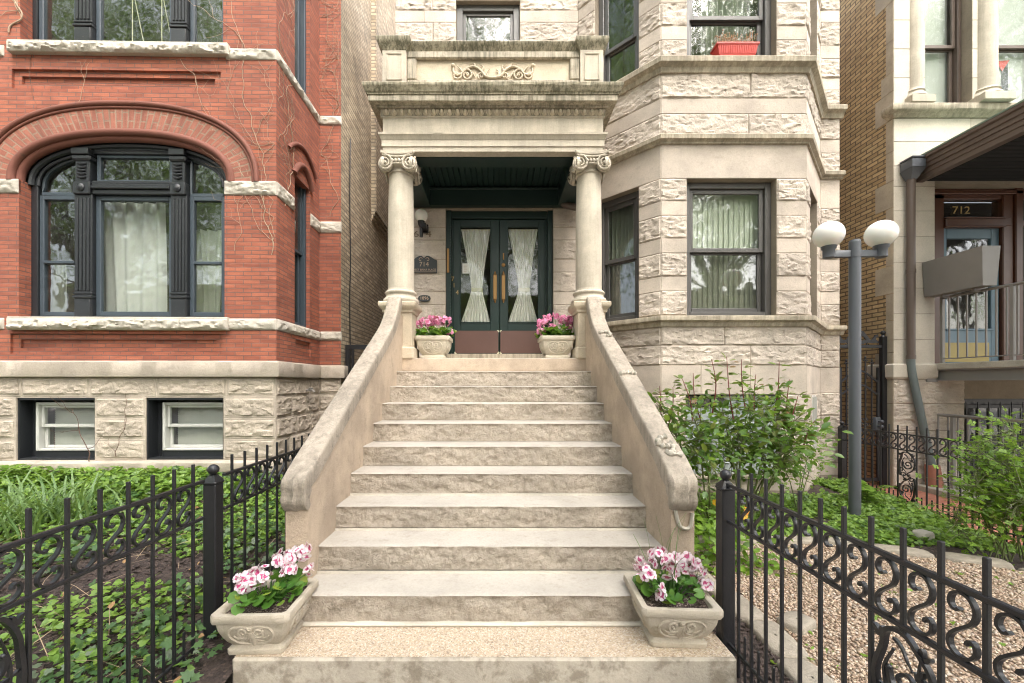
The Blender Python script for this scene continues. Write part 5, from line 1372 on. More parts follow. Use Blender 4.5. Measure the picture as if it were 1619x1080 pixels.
# ================================================================ FENCES
def cr2(p, k=5): return catmull(p, k)
S_PATH = cr2([(.44, .74), (.36, .70), (.25, .72), (.18, .80), (.25, .92), (.45, .985), (.68, .95), (.82, .84), (.84, .72), (.74, .58), (.50, .46), (.27, .34), (.16, .22), (.20, .09), (.40, .012), (.64, .03), (.82, .13), (.85, .24), (.77, .32), (.66, .30), (.62, .24)], 4)
def casting(w, h):
    """curves (points, radius) of the acanthus panel in unit metres"""
    out = []
    sp = lambda *a: spiral(*a)
    for f in (0, 1):
        def T(p): return [(x, z) if not f else (w - x, h - z) for x, z in p]
        out.append((T(catmull([(.02, h * .52), (.01, h * .70), (.03, h * .86), (w * .30, h * .97), (w * .65, h * .96), (w * .90, h * .86), (w * .93, h * .72), (w * .75, h * .62), (w * .5, h * .56), (w * .3, h * .5)], 5)), .014, .008))
        out.append((T(spiral(w * .55, h * .74, w * .30, w * .05, -200, 300, 30)), .011, .007))
        out.append((T(catmull([(w * .22, h * .60), (w * .20, h * .75), (w * .32, h * .87)], 5)), .009, .004))
        out.append((T(catmull([(w * .35, h * .93), (w * .55, h * .88), (w * .62, h * .82)], 5)), .008, .003))
        out.append((T(catmull([(w * .9, h * .8), (w * .78, h * .83), (w * .74, h * .9)], 5)), .009, .003))
        out.append((T(catmull([(w * .10, h * .66), (w * .30, h * .64), (w * .42, h * .58)], 5)), .008, .004))
        out.append((T(spiral(w * .25, h * .53, w * .16, w * .03, 0, 400, 20)), .008, .005))
    return out
def fence(label, X, ya, n, sp, posts, mirror, z0=.0, panels=(), first=1, sc=1.0, cs=.0069, y_end=None, extra=''):
    """wrought iron fence along the line x = X; pickets start at ya and go towards lower y (sp < 0) or higher y"""
    T = thing('iron_fence', label, 'fence', (X, ya, z0)); ys = [ya + sp * i for i in range(n)]
    yb = ys[-1]; g_ = lambda y: float(hz(X, y)) if abs(X) < 5 else -.05
    lo_, hi_ = min(ya, yb) - abs(sp) * .6, max(ya, yb) + abs(sp) * .6
    for y_, zz in [(p, None) for p in posts]:
        if lo_ - .02 <= y_ <= hi_ + .2: hi_ = max(hi_, y_ - .02) if y_ > hi_ else hi_
    zr, zq, zbm = z0 + 1.03, z0 + .825, z0 + .145
    for z, hw_, hh in ((zr, .0105, .009), (zq, .0095, .0085), (zbm, .008, .008)):
        mb = MB(); mb.box(X - hw_, X + hw_, lo_, hi_, z - hh, z + hh, 0, .003); mb.build('rail', M['iron'], T)
    def inst(src, y): o = src.copy(); C.objects.link(o); o.parent = T; o.location = (0, y - ya, 0); return o
    mb = MB(); mb.box(X - cs, X + cs, ya - cs, ya + cs, z0 + .02, z0 + 1.14, 0, .002); pk = mb.build('picket', M['iron'], T)
    mb = MB(); mb.box(X - cs * .8, X + cs * .8, ya + sp / 2 - cs * .8, ya + sp / 2 + cs * .8, z0 + .03, z0 + .27, 0, .002); dg = mb.build('dog_bar', M['iron'], T)
    a = abs(sp) - 2 * cs - .002; b0 = zq + .010; hh = zr - zq - .020
    def sy(s_): return ya + (cs + .001 + a * s_) * (1 if sp > 0 else -1)
    mb = MB(); mb.bar([(X, sy(1 - s_ if mirror else s_), b0 + hh * t_) for s_, t_ in S_PATH], (1, 0, 0), .0075, .0042)
    sc_ = mb.build('scroll', M['iron'], T, 50)
    short = {q + 1 for q in panels}
    pks = None
    for i, y in enumerate(ys):
        if i in short:
            if pks is None:
                mb = MB(); mb.box(X - cs, X + cs, ya - cs, ya + cs, zq - .02, z0 + 1.14, 0, .002); pks = mb.build('picket', M['iron'], T); pks.location = (0, y - ya, 0)
            else: inst(pks, y)
        elif i: inst(pk, y)
        if i and i < n - 1 or (i == n - 1 and False):
            inst(sc_, y)
            if not (i in panels or i in short): inst(dg, y)
    for p in panels:
        w_, h_ = 2 * abs(sp) - .02, zq - .01 - zbm - .01; mb = MB()
        for k in range(1 if h_ < .8 else 2):
            for pts, r0, r1 in casting(w_, h_):
                q = [(X + .004 * math.sin(i * .8), ys[p] + (.01 + x) * (1 if sp > 0 else -1), zbm + .01 + z) for i, (x, z) in enumerate(pts)]
                m_ = len(q); rr = np.linspace(r0, r1, m_) * .8
                mb.bar(q, (1, 0, 0), list(rr * .9), list(rr * .75))
                for e in (0, -1): mb.ball(q[e], r1 * 1.35, 5)
        lf = [(w_ * .72, h_ * .80, 50), (w_ * .86, h_ * .70, -20), (w_ * .80, h_ * .90, 80), (w_ * .28, h_ * .20, 230), (w_ * .14, h_ * .3, 160), (w_ * .2, h_ * .1, 260), (w_ * .5, h_ * .52, 20), (w_ * .45, h_ * .46, 200), (w_ * .15, h_ * .9, 120), (w_ * .85, h_ * .1, -60)]
        for x, z, an in lf:
            pl_ = []
            for q in range(13):
                t_ = q / 12; r_l = .045 * (.35 + .65 * abs(math.sin(t_ * PI * 2.5))) * (math.sin(PI * t_) ** .3 if 0 < t_ < 1 else .2)
                an2 = R(an) + (t_ - .5) * 2.2; pl_.append((x + r_l * math.cos(an2), z + r_l * math.sin(an2)))
            pl_.append((x, z))
            mb.prism(pl_, lambda a_, b_, t_: (t_, ys[p] + (.01 + a_) * (1 if sp > 0 else -1), zbm + .01 + b_), X - .007, X + .007)
        mb.build('casting', M['iron'], T, 50)
    for y_ in posts:
        mb = MB(); zb_ = g_(y_) - .05; hw_ = .037
        mb.box(X - hw_, X + hw_, y_ - hw_, y_ + hw_, zb_, z0 + 1.0, 0, .006)
        mb.box(X - hw_ - .004, X + hw_ + .004, y_ - hw_ - .004, y_ + hw_ + .004, z0 + .995, z0 + 1.018, 0, .008)
        mb.add([(X + a_ * hw_, y_ + b_ * hw_, z0 + 1.017) for a_, b_ in ((-1, -1), (1, -1), (1, 1), (-1, 1))] + [(X + a_ * .014, y_ + b_ * .014, z0 + 1.05) for a_, b_ in ((-1, -1), (1, -1), (1, 1), (-1, 1))], [(0, 1, 5, 4), (1, 2, 6, 5), (2, 3, 7, 6), (3, 0, 4, 7), (4, 5, 6, 7)])
        po = mb.build('post', M['iron'], T)
        mb = MB(); mb.ball((X, y_, z0 + 1.08), .03, 10); mb.lathe([(.012, 1.03), (.014, 1.045), (.02, 1.05), (.012, 1.056)], (X, y_, z0), 12); mb.build('ball_finial', M['iron'], po, 60)
    return T
fence('black iron fence right of the stoop with S scrolls in front of the gravel', 1.29, 2.174, 16, -.1105, (2.30,), False, .0, (7,))
fence('black iron fence left of the stoop standing in ground cover', -1.655, 2.194, 12, -.128, (), True, .02, (6,))
f2 = fence('black iron fence between the first post and the brick house foundation', -1.655, 2.514, 20, .128, (2.35,), False, .02)
fence('thin black iron fence beside the brick path in front of the gate', 5.26, 6.05, 17, -.12, (6.2, 4.0), False, -.09, (6,), cs=.0075)
# ================================================================ GATES
gt = thing('iron_gate', 'tall black iron gate with a winged casting on its top rail', 'gate', (5.7, 6.42, 0))
gy = 6.42; gx0, gx1 = 5.36, 6.10
mb = MB()
for x in (gx0, gx1): mb.box(x - .035, x + .035, gy - .035, gy + .035, -.05, 2.34, 0, .005); mb.ball((x, gy, 2.40), .035, 8); mb.lathe([(.035, 2.34), (.02, 2.36), (.015, 2.375)], (x, gy, 0), 10)
mb.box(gx0, gx1, gy - .02, gy + .02, 2.16, 2.205, 0, .004); mb.build('frame', M['iron'], gt)
mb = MB(); a, b = gx0 + .06, gx1 - .08
for x in (a, b): mb.box(x - .018, x + .018, gy - .012, gy + .012, .05, 1.85)
mb.box(a, b, gy - .012, gy + .012, .05, .10)
for zz, am in ((1.62, .18), (1.42, .16)): mb.bar([(a + (b - a) * i / 20, gy, zz + am * math.sin(PI * i / 20) ** 1.3) for i in range(21)], (0, 1, 0), .009, .012)
mb.build('leaf_frame', M['iron'], gt)
for k in range(5):
    x = a + (b - a) * (k + 1) / 6; zt_ = 1.86 + .12 * math.sin(PI * (k + 1) / 6); mb = MB()
    mb.box(x - .008, x + .008, gy - .008, gy + .008, .1, zt_); mb.ball((x, gy, zt_), .018, 6); mb.box(x - .035, x + .035, gy - .006, gy + .006, zt_ - .01, zt_ + .008); mb.ball((x, gy, zt_ + .04), .014, 6, 0, (1, 1, 2))
    for zz in (.95,): mb.ball((x, gy, zz), .025, 6, 0, (1, 1, .6))
    if k % 2 == 1:
        for s_ in (-1, 1): mb.tube([(x + s_ * xx, gy, .95 + z) for xx, z in spiral(.03, 0, .03, .006, 180, 560, 18)], .007, 5)
        for s_ in (-1, 1): mb.tube([(x + s_ * xx, gy, 1.0 + z) for xx, z in spiral(.02, .03, .03, .006, 180, 500, 18)], .007, 5)
    mb.build('gate_bar', M['iron'], gt, 50)
mb = MB()                                     # two winged beasts of cast scrolls, facing outwards
for s_, cx in ((-1, 5.52), (1, 5.86)):
    def G(x, z): return (cx + s_ * x, gy, 2.215 + z)
    body = [(-.14, .02), (-.10, .06), (-.03, .075), (.05, .07), (.09, .10), (.11, .15), (.15, .155), (.155, .13), (.125, .115), (.12, .08), (.14, .05), (.17, .04), (.165, .02), (.12, .03), (.08, .02), (.0, .03), (-.06, .02), (-.08, .0), (-.12, 0)]
    mb.prism(body, lambda x, z, t_: (cx + s_ * x, t_, 2.215 + z), gy - .012, gy + .012)
    wing = [(.02, .07), (-.02, .13), (-.08, .20), (-.13, .22), (-.10, .18), (-.14, .185), (-.10, .15), (-.13, .145), (-.08, .12), (-.04, .07)]
    mb.prism(wing, lambda x, z, t_: (cx + s_ * x, t_, 2.215 + z), gy - .02, gy - .005)
    mb.tube([G(x, z) for x, z in spiral(-.17, .045, .04, .008, -90, 300, 18)], .008, 5)
    mb.tube([G(x, z) for x, z in spiral(.0, .0, .03, .008, 90, 420, 14)], .007, 5)
mb.build('winged_casting', M['iron'], gt, 40)
mb = MB(); mb.box(b - .06, b + .02, gy - .03, gy + .03, .86, 1.06, 0, .006)
for z in (.92, 1.0): mb.tube([(b - .02, gy - .03, z), (b - .02, gy - .07, z)], .012, 8); mb.ball((b - .02, gy - .085, z), .028, 8)
mb.build('lock_box', M['pole'], gt, 50)
g2 = thing('gangway_gate', 'plain black iron gate in the gap beside the brick house', 'gate', (-2.0, 6.45, 0))
mb = MB()
for a, b in ((-2.43, -2.36), (-1.70, -1.64)): mb.box(a, b, 6.42, 6.48, .1, 2.2, 0, .005)
mb.box(-2.43, -1.64, 6.415, 6.485, 2.14, 2.21, 0, .005); mb.build('frame', M['iron'], g2)
for x in (-2.32, -2.12, -1.95, -1.78): mb = MB(); mb.box(x - .02, x + .02, 6.43, 6.47, .1, 2.14, 0, .003); mb.build('gate_bar', M['iron'], g2)

# ================================================================ LAMPS AND SIGNS
def globe(mb, c, r): mb.ball(c, r, 20)
lp = thing('twin_globe_lamp', 'blue grey lamp post with two white globe lights', 'street lamp', (4.05, 4.6, 0))
lx, ly = 4.05, 4.6
mb = MB(); mb.tube([(lx, ly, -.1), (lx, ly, 3.2)], .056, 20); mb.lathe([(.056, 3.2), (.05, 3.225), (.001, 3.23)], (lx, ly, 0), 20); mb.build('pole', M['pole'], lp, 50)
mb = MB(); u = (math.cos(R(3)), -math.sin(R(3))); n = (u[1], -u[0])
mb.obox((lx, ly), u, n, -.30, .30, -.02, .02, 3.03, 3.11, 0, .006); mb.tube([(lx, ly, 3.03), (lx, ly, 3.11)], .062, 20)
for s_ in (-1, 1):
    c_ = (lx + u[0] * .285 * s_, ly + u[1] * .285 * s_); mb.lathe([(.04, 3.02), (.058, 3.03), (.058, 3.12), (.07, 3.13), (.075, 3.16), (.06, 3.165)], (c_[0], c_[1], 0), 20)
mb.build('arm', M['pole'], lp, 50)
for s_ in (-1, 1):
    mb = MB(); globe(mb, (lx + u[0] * .285 * s_, ly + u[1] * .285 * s_, 3.29), .150); mb.build('globe', M['globe'], lp, 80)
wl_ = thing('wall_lamp', 'black wall lamp with a small white globe inside the porch', 'lamp', (PX(664, 6.2), 6.25, 4.1))
gx_, gy_ = PX(666, 6.17), 6.17
mb = MB(); mb.box(gx_ + .0, gx_ + .09, 6.26, WY, 3.93, 4.06, 0, .006); mb.box(gx_ - .01, gx_ + .08, 6.12, 6.27, 3.96, 4.03, 0, .006); mb.tube([(gx_, gy_, 3.83), (gx_, gy_, 4.0)], .026, 12); mb.lathe([(.03, 3.98), (.05, 4.02), (.055, 4.07), (.05, 4.075)], (gx_, gy_, 0), 16); mb.build('bracket', M['iron'], wl_, 40)
mb = MB(); globe(mb, (gx_, gy_, 4.155), .10); mb.build('globe', M['globe'], wl_, 80)
text('614', .13, M['old_text'], house, (PX(668, WY), WY - .012, PZ(371, WY)), 'old_house_number', .001, 0, 0, 1.5)
sg_ = thing('address_plaque', 'dark arched plaque numbered 714 West Briar Place beside the door', 'plaque', (PX(671, WY), WY, 3.4))
py_ = WY - .045; cx_, zb_, hw_ = PX(671.3, WY), PZ(432.5, WY), .198
z1 = PZ(413, WY); zt_ = PZ(406, WY)
poly = [(-hw_, zb_), (hw_, zb_), (hw_, z1), (.16, z1 + .015), (.11, z1 + .05), (.07, zt_ + .0), (.035, zt_ + .0), (.01, zt_ - .025), (0, zt_ - .028)]
poly = poly + [(-x, z) for x, z in poly[:1:-1] if x > 0]
mb = MB(); mb.prism([(cx_ + x, z) for x, z in poly], lambda a, b, t_: (a, t_, b), py_, py_ + .03); pq = mb.build('plate', M['plaque'], sg_)
mb = MB()
for s_ in (-1, 1): mb.tube([(cx_ + s_ * x, py_ - .003, zt_ - .06 + z) for x, z in spiral(.055, 0, .035, .008, 150, -160, 18)], .005, 5)
mb.tube([(cx_ - hw_ + .01, py_ - .002, zb_ + .012), (cx_ + hw_ - .01, py_ - .002, zb_ + .012)], .004); mb.build('border', M['plaque_text'], sg_)
text('714', .10, M['plaque_text'], sg_, (cx_, py_ - .002, PZ(419.5, WY)), 'lettering', .002)
text('WEST BRIAR PLACE', .042, M['plaque_text'], sg_, (cx_, py_ - .002, PZ(428, WY)), 'lettering', .002)
s2 = thing('year_plaque', 'small dark oval plaque reading 1896 below the address plaque', 'plaque', (PX(671, WY), WY, 2.93))
cx_, cz_ = PX(671.5, WY), PZ(472.5, WY)
mb = MB(); mb.prism([(cx_ + .097 * abs(math.cos(q)) ** .7 * math.copysign(1, math.cos(q)), cz_ + .05 * math.sin(q)) for q in np.linspace(0, 2 * PI, 28, endpoint=False)], lambda a, b, t_: (a, t_, b), WY - .04, WY - .02); mb.build('plate', M['plaque'], s2)
text('1896', .068, M['plaque_text'], s2, (cx_, WY - .042, cz_), 'lettering', .002)
# ================================================================ POTS AND GERANIUMS
def pot(label, cx, cy, z0, s, h, mat, group, rz=0.0):
    T = thing('stone_planter', label, 'planter', (cx, cy, z0), 0, group)
    cr_, sr_ = math.cos(rz), math.sin(rz)
    def W_(x, y, z): return (cx + x * cr_ - y * sr_, cy + x * sr_ + y * cr_, z0 + z)
    pr = [(.71, 0), (.72, .02), (.72, .11), (.64, .15), (.62, .18), (.65, .21), (.73, .30), (.82, .45), (.885, .60), (.915, .74), (.925, .80), (.985, .815), (1.0, .84), (1.0, .96), (.985, 1.0), (.86, 1.0), (.82, .97), (.80, .84)]
    def sect(hf, z):
        c = hf * .10; o = []
        for sx, sy in ((-1, -1), (1, -1), (1, 1), (-1, 1)):
            p = [(sx * hf, sy * (hf - c)), (sx * (hf - c), sy * hf)]
            o += p if sx * sy > 0 else p[::-1]
        return [W_(x, y, z) for x, y in o]
    mb = MB(); vs = []
    for r_p, z in pr: vs += sect(s * r_p, h * z)
    k = len(pr)
    mb.add(vs, [(i * 8 + j, i * 8 + (j + 1) % 8, i * 8 + 8 + (j + 1) % 8, i * 8 + 8 + j) for i in range(k - 1) for j in range(8)] + [tuple(range(8))[::-1]])
    body = mb.build('planter_body', M[mat], T, 42)
    mb = MB()
    zz = np.array([p[1] for p in pr]); rr = np.array([p[0] for p in pr])
    def hf(z): return s * np.interp(z, zz[5:12], rr[5:12])
    for q in range(4):
        a = q * PI / 2
        def Fq(x, z, o=.002):
            y = -hf(z) - o; X = x * s
            return W_(X * math.cos(a) - y * math.sin(a), X * math.sin(a) + y * math.cos(a), z * h)
        for sg in (-1, 1):
            cs_ = [(spiral(.20, .58, .14, .025, 230, 740, 30), .016, .010), (catmull([(.0, .69), (.1, .715), (.25, .735), (.45, .70), (.56, .58), (.52, .42), (.38, .29), (.2, .24), (0, .225)], 5), .012, .012),
                   (catmull([(.02, .60), (.06, .48), (.16, .36), (.30, .33)], 5), .02, .006), (catmull([(.01, .60), (.03, .44), (.08, .29)], 5), .02, .012), (catmull([(.05, .60), (.16, .46), (.34, .42), (.44, .50)], 5), .015, .006)]
            for pts, r0, r1 in cs_:
                mb.tube([Fq(sg * x, .5 + (z - .5) * (1 if z > .5 else .95)) for x, z in pts], [t_ * s / .2 * .55 for t_ in np.linspace(r0, r1, len(pts))], 5)
        mb.box(0, 0, 0, 0, 0, 0) if False else None
        mb.tube([Fq(-.05, .70), Fq(.05, .70)], .012, 6); mb.tube([Fq(0, .70), Fq(0, .225)], [.016, .012], 6)
    mb.build('relief', M[mat], body, 60)
    mb = MB(); xs = np.linspace(-s * .81, s * .81, 26); A, B = np.meshgrid(xs, xs); Zs = h * .87 + .02 * fbm(A * 18, B * 18, 3, 4)
    P = np.array([[W_(A[i, j], B[i, j], Zs[i, j]) for j in range(26)] for i in range(26)]); mb.grid(P); mb.build('soil', M['soil'], T, 180)
    return T
def geranium(label, cx, cy, z0, spots, petals, eye, nleaf, spread, group, hl=.09, fs=.034, lsz=.062, blades=0, seed=0, heads=11):
    T = thing('geranium', label, 'plant', (cx, cy, z0), 0, group)
    r = np.random.default_rng(seed); st = MB()
    lp, ld, ln, ls = [], [], [], []
    for i in range(nleaf):
        a = r.random() * 2 * PI; q = spread[0] * math.sqrt(r.random()); q2 = spread[1] * q / spread[0]
        x, y = cx + q * math.cos(a), cy + q2 * math.sin(a); z = z0 + hl * (.35 + .9 * r.random()) * (1.15 - .5 * q / spread[0])
        bx, by = cx + (x - cx) * .4, cy + (y - cy) * .4
        st.tube([(bx, by, z0 - .015), ((bx + x) / 2, (by + y) / 2, (z0 + z) / 2 + .02), (x, y, z)], [.003, .0022, .002], 4)
        lp.append((x, y, z)); ld.append((math.cos(a) + r.normal() * .4, math.sin(a) + r.normal() * .4, .1 + r.normal() * .25)); ln.append((r.normal() * .55, -.45 + r.normal() * .55, 1)); ls.append(lsz * (.6 + .7 * r.random()))
    cloud('foliage', ROUND, np.array(lp), np.array(ld), np.array(ln), np.array(ls), M['lf_ger'], T)
    for (dx, dy, dz, hr) in spots:
        fp, fd, fn, fz = [], [], [], []
        c = np.array([cx + dx, cy + dy, z0 + dz])
        b = np.array([cx + dx * .35, cy + dy * .35, z0])
        st.tube(catmull([b, b * .4 + c * .6 + np.array([0, 0, .01]), c - np.array([0, 0, hr * .6])], 4), .0035, 5)
        for k in range(int(heads * (hr / .045) ** 2) + 3):
            n_ = np.array([r.normal(), r.normal() - .35, r.normal() * .8 + .45]); n_ /= np.linalg.norm(n_)
            p = c + n_ * hr * (.85 + .25 * r.random()); fp.append(p); fn.append(n_ + r.normal(size=3) * .25); fd.append(r.normal(size=3)); fz.append(fs * (.8 + .4 * r.random()))
            if k % 2: st.tube([c - np.array([0, 0, hr * .6]), p], .0014, 3)
        cloud('flower_head', FLOWER, np.array(fp), np.array(fd), np.array(fn), np.array(fz), [petals, eye], T)
    st.build('stem', M['lf_ger'], T)
    if blades:
        bl = MB()
        for k in range(blades):
            a = r.random() * 2 * PI; L_ = .22 + .25 * r.random(); x0, y0 = cx + .05 * r.normal(), cy + .04 * r.normal(); o = .05 + .2 * r.random() ** 2
            bl.bar(catmull([(x0, y0, z0), (x0 + o * .3 * math.cos(a), y0 + o * .3 * math.sin(a), z0 + L_ * .6), (x0 + o * math.cos(a), y0 + o * math.sin(a), z0 + L_)], 5), (math.sin(a), -math.cos(a), .2), list(np.linspace(.003, .0008, 11)), .0005)
        bl.build('grass_blade', M['lf_iris'], T)
    return T
pz = Z1 - 10 * r_
pot('weathered cast stone planter at the left foot of the stairs', -1.29, 2.275, pz + .004, .202, .235, 'pot', 'cast stone planters at the foot of the stairs', R(2))
pot('weathered cast stone planter at the right foot of the stairs', .985, 2.335, pz + .004, .212, .235, 'pot', 'cast stone planters at the foot of the stairs', R(-3))
pot('pale cast stone planter left of the double door', -.855, 5.42, Z1 + .002, .225, .295, 'pot_pale', 'pale planters on the landing')
pot('pale cast stone planter right of the double door', .768, 5.42, Z1 + .002, .225, .295, 'pot_pale', 'pale planters on the landing')
G1 = 'white and magenta geraniums'
geranium('white and magenta geranium in the planter at the left stair foot', -1.29, 2.275, pz + .215, [(-.115, -.03, .135, .04), (-.06, .02, .165, .035), (-.145, .06, .10, .03), (.02, .10, .195, .04), (.075, .10, .185, .042), (.12, .14, .215, .045), (.05, .14, .16, .04), (.17, .12, .11, .022), (-.02, .0, .125, .03), (-.09, -.07, .11, .03), (.10, .03, .15, .035)], M['petal_white'], M['petal_eye'], 62, (.165, .15), G1, .09, .050, .055, 0, 41, 10)
geranium('white and magenta geranium with grass blades in the planter at the right stair foot', .985, 2.335, pz + .215, [(-.135, -.03, .13, .035), (-.085, -.10, .055, .03), (-.045, .03, .20, .05), (.06, .05, .165, .04), (.115, .03, .165, .045), (.16, .0, .12, .04), (.185, -.03, .085, .03), (.145, .05, .14, .04), (.0, -.02, .13, .03), (-.15, .05, .16, .035)], M['petal_white'], M['petal_eye'], 62, (.165, .15), G1, .09, .050, .055, 9, 47, 10)
G2 = 'pink geraniums by the door'
geranium('pink geranium in the pale planter left of the door', -.855, 5.42, Z1 + .27, [(-.22, 0, .19, .055), (-.12, .0, .22, .07), (-.05, .05, .28, .045), (.06, -.02, .23, .07), (.16, 0, .24, .06), (.21, -.05, .09, .04), (-.02, .05, .2, .045)], M['petal_pink'], M['petal_pink2'], 150, (.23, .19), G2, .13, .045, .08, 5, 51, 12)
geranium('pink geranium in the pale planter right of the door', .768, 5.42, Z1 + .27, [(-.20, -.03, .20, .06), (-.12, 0, .26, .065), (-.2, -.05, .10, .05), (.0, .03, .31, .04), (.10, 0, .24, .07), (.19, 0, .25, .065), (-.05, -.05, .15, .045), (.2, .03, .18, .055)], M['petal_pink'], M['petal_pink2'], 120, (.21, .18), G2, .13, .045, .08, 5, 58, 13)
# red flower box with dried stalks on the bay sill
fb_ = thing('flower_box', 'red ribbed plastic flower box on the upper bay window sill', 'planter', (3.08, BY - .02, 5.885))
mb = MB(); cx, cy, z0 = PX(1160, BY), BY - .02, 5.888
vs = []
for a, b, z in ((.225, .065, 0), (.24, .07, .02), (.262, .08, .135), (.278, .09, .138), (.278, .09, .16), (.25, .07, .16), (.24, .06, .12)): vs += [(cx + sx * a, cy + sy * b, z0 + z) for sx, sy in ((-1, -1), (1, -1), (1, 1), (-1, 1))]
mb.add(vs, [(i * 4 + j, i * 4 + (j + 1) % 4, i * 4 + 4 + (j + 1) % 4, i * 4 + 4 + j) for i in range(6) for j in range(4)] + [(3, 2, 1, 0), (24, 25, 26, 27)])
for k in range(21): x = -.225 + k * .0225; mb.tube([(cx + x, cy - .072, z0 + .025), (cx + x * 1.05, cy - .081, z0 + .13)], .006, 5)
mb.build('box', M['red_plastic'], fb_, 40)
ds_ = thing('dried_plant', 'dry brown stalks standing in the red flower box', 'plant', (cx, cy, z0 + .12))
mb = MB()
for k in range(120):
    x = cx + random.uniform(-.24, .24); y = cy + random.uniform(-.05, .05); h_ = random.uniform(.10, .21); e = (x + random.gauss(0, .02), y + random.gauss(0, .02), z0 + .12 + h_)
    mb.tube([(x, y, z0 + .11), e], .002, 3); mb.ball(e, random.uniform(.006, .011), 3)
mb.build('stalk', M['dry'], ds_)

# ================================================================ SHRUBS
def shrub(T, stems, leaf, lmat, n_per, size, spread, wood, tipmat=None, seed=0, tipsz=1.0, wr=.012, low=.35):
    """stems: lists of points; leaves gather round the upper part of each stem"""
    r = np.random.default_rng(seed); mb = MB(); P, D, N_, Z = [], [], [], []
    for st in stems:
        pts = catmull(st, 6); k = len(pts); mb.tube(pts, list(np.linspace(wr, wr * .3, k)), 6)
        for j in range(int(n_per)):
            t_ = low + (1 - low) * r.random() ** .8; p = np.array(pts[min(k - 1, int(t_ * (k - 1)))]); off = r.normal(size=3) * spread * (.5 + .8 * (1 - abs(t_ - .75)))
            off[2] *= .75
            q = p + off
            if r.random() < .25: mb.tube([p, p + off * .5 + np.array([0, 0, .01]), q], [.004, .003, .0015], 4)
            P.append(q); D.append(off + r.normal(size=3) * spread * .6); N_.append(np.array([r.normal() * .45, -.4 + r.normal() * .45, 1.0])); Z.append(size * (.6 + .8 * r.random()))
    cloud('foliage', leaf, np.array(P), np.array(D), np.array(N_), np.array(Z), lmat, T)
    mb.build('branch', M[wood], T, 60)
rb = thing('rose_bush', 'leafy green rose bush with red new shoots in front of the bay', 'shrub', (2.45, 4.3, .05))
rs = np.random.default_rng(3)
def stem(b, t, bend=.1): 
    m_ = [(b[i] + t[i]) / 2 + (rs.normal() * bend if i < 2 else .05) for i in range(3)]; return [b, m_, t]
stems = []
for b, ends in (((2.22, 4.25, .04), [(1.75, 4.25, 1.15), (1.95, 4.1, 1.35), (2.15, 4.3, 1.35), (1.80, 4.2, .95), (2.1, 4.1, 1.0), (1.68, 4.3, 1.45)]),
                ((2.62, 4.32, .04), [(2.35, 4.3, 1.45), (2.6, 4.15, 1.50), (2.85, 4.3, 1.40), (3.15, 4.3, 1.25), (3.2, 4.35, 1.10), (2.95, 4.15, 1.1), (2.5, 4.2, 1.15), (2.7, 4.4, 1.2), (3.1, 4.2, .95), (3.0, 4.4, 1.45), (2.4, 4.45, 1.1)])):
    for e in ends: stems.append(stem(b, e))
shrub(rb, stems, OVAL, M['lf_rose'], 104, .08, .105, 'cane', seed=5, low=.56)
mb = MB(); P, D, N_, Z = [], [], [], []
for px, py, bx, by_ in ((1125, 568, 1126, 640), (1149, 564, 1160, 650), (1172, 568, 1180, 640), (1195, 592, 1193, 640), (1232, 572, 1222, 650), (1078, 597, 1095, 650), (1096, 590, 1108, 650), (1043, 610, 1044, 660), (1064, 612, 1055, 665), (1262, 625, 1245, 668), (1288, 665, 1268, 700), (1248, 600, 1240, 660)):
    Yc = 4.28 + rs.normal() * .06; a, b = np.array([PX(bx, Yc), Yc, PZ(by_ + 15, Yc)]), np.array([PX(px, Yc), Yc, PZ(py, Yc)])
    pts = catmull([a, (a + b) / 2 + rs.normal(size=3) * .02, b], 5); mb.tube(pts, list(np.linspace(.008, .003, 11)), 5)
    for k in range(26):
        p = np.array(pts[min(10, int(10 * (.25 + .75 * rs.random())))]); d = rs.normal(size=3); d[2] = abs(d[2]) * .3; d /= np.linalg.norm(d)
        P.append(p + d * .03); D.append(d); N_.append((rs.normal() * .4, -.3, 1)); Z.append(.085 * (.6 + .6 * rs.random()))
cloud('young_foliage', OVAL, np.array(P), np.array(D), np.array(N_), np.array(Z), M['lf_rose_tip'], rb); mb.build('shoot', M['cane_red'], rb, 60)
sp = thing('thin_shrub', 'thin loose green shrub between the rose bush and the lamp post', 'shrub', (3.55, 4.75, .1))
shrub(sp, [stem((3.5, 4.75, .1), e, .05) for e in ((3.45, 4.7, 1.0), (3.75, 4.8, .85), (3.3, 4.75, .7), (3.65, 4.65, 1.2))], TRIPLE, M['lf_bright'], 48, .055, .085, 'cane', seed=9, wr=.006)
bs_ = thing('spirea_bush', 'bright yellow green bush beside the brick path at the photo edge', 'shrub', (4.62, 3.7, 0))
ee = [(4.41, 3.75, .95), (4.24, 3.6, .72), (4.58, 3.6, 1.22), (4.71, 3.75, 1.02), (4.88, 3.55, .98), (4.49, 3.5, .6), (4.79, 3.5, .6), (5.00, 3.7, .9), (4.37, 3.65, 1.12), (4.62, 3.8, .9), (4.75, 3.45, .8), (4.20, 3.7, .45), (4.96, 3.5, .5), (4.54, 3.65, 1.3), (5.04, 3.65, 1.15)]
shrub(bs_, [stem((4.62 + rs.normal() * .1, 3.68, -.02), e, .06) for e in ee], TRIPLE, M['lf_bright'], 135, .056, .09, 'cane', seed=11, wr=.006)
ir = thing('iris_clump', 'clump of long green iris blades behind the left fence', 'plant', (-4.05, 3.95, .25))
mb = MB(); P, D, N_, Z = [], [], [], []
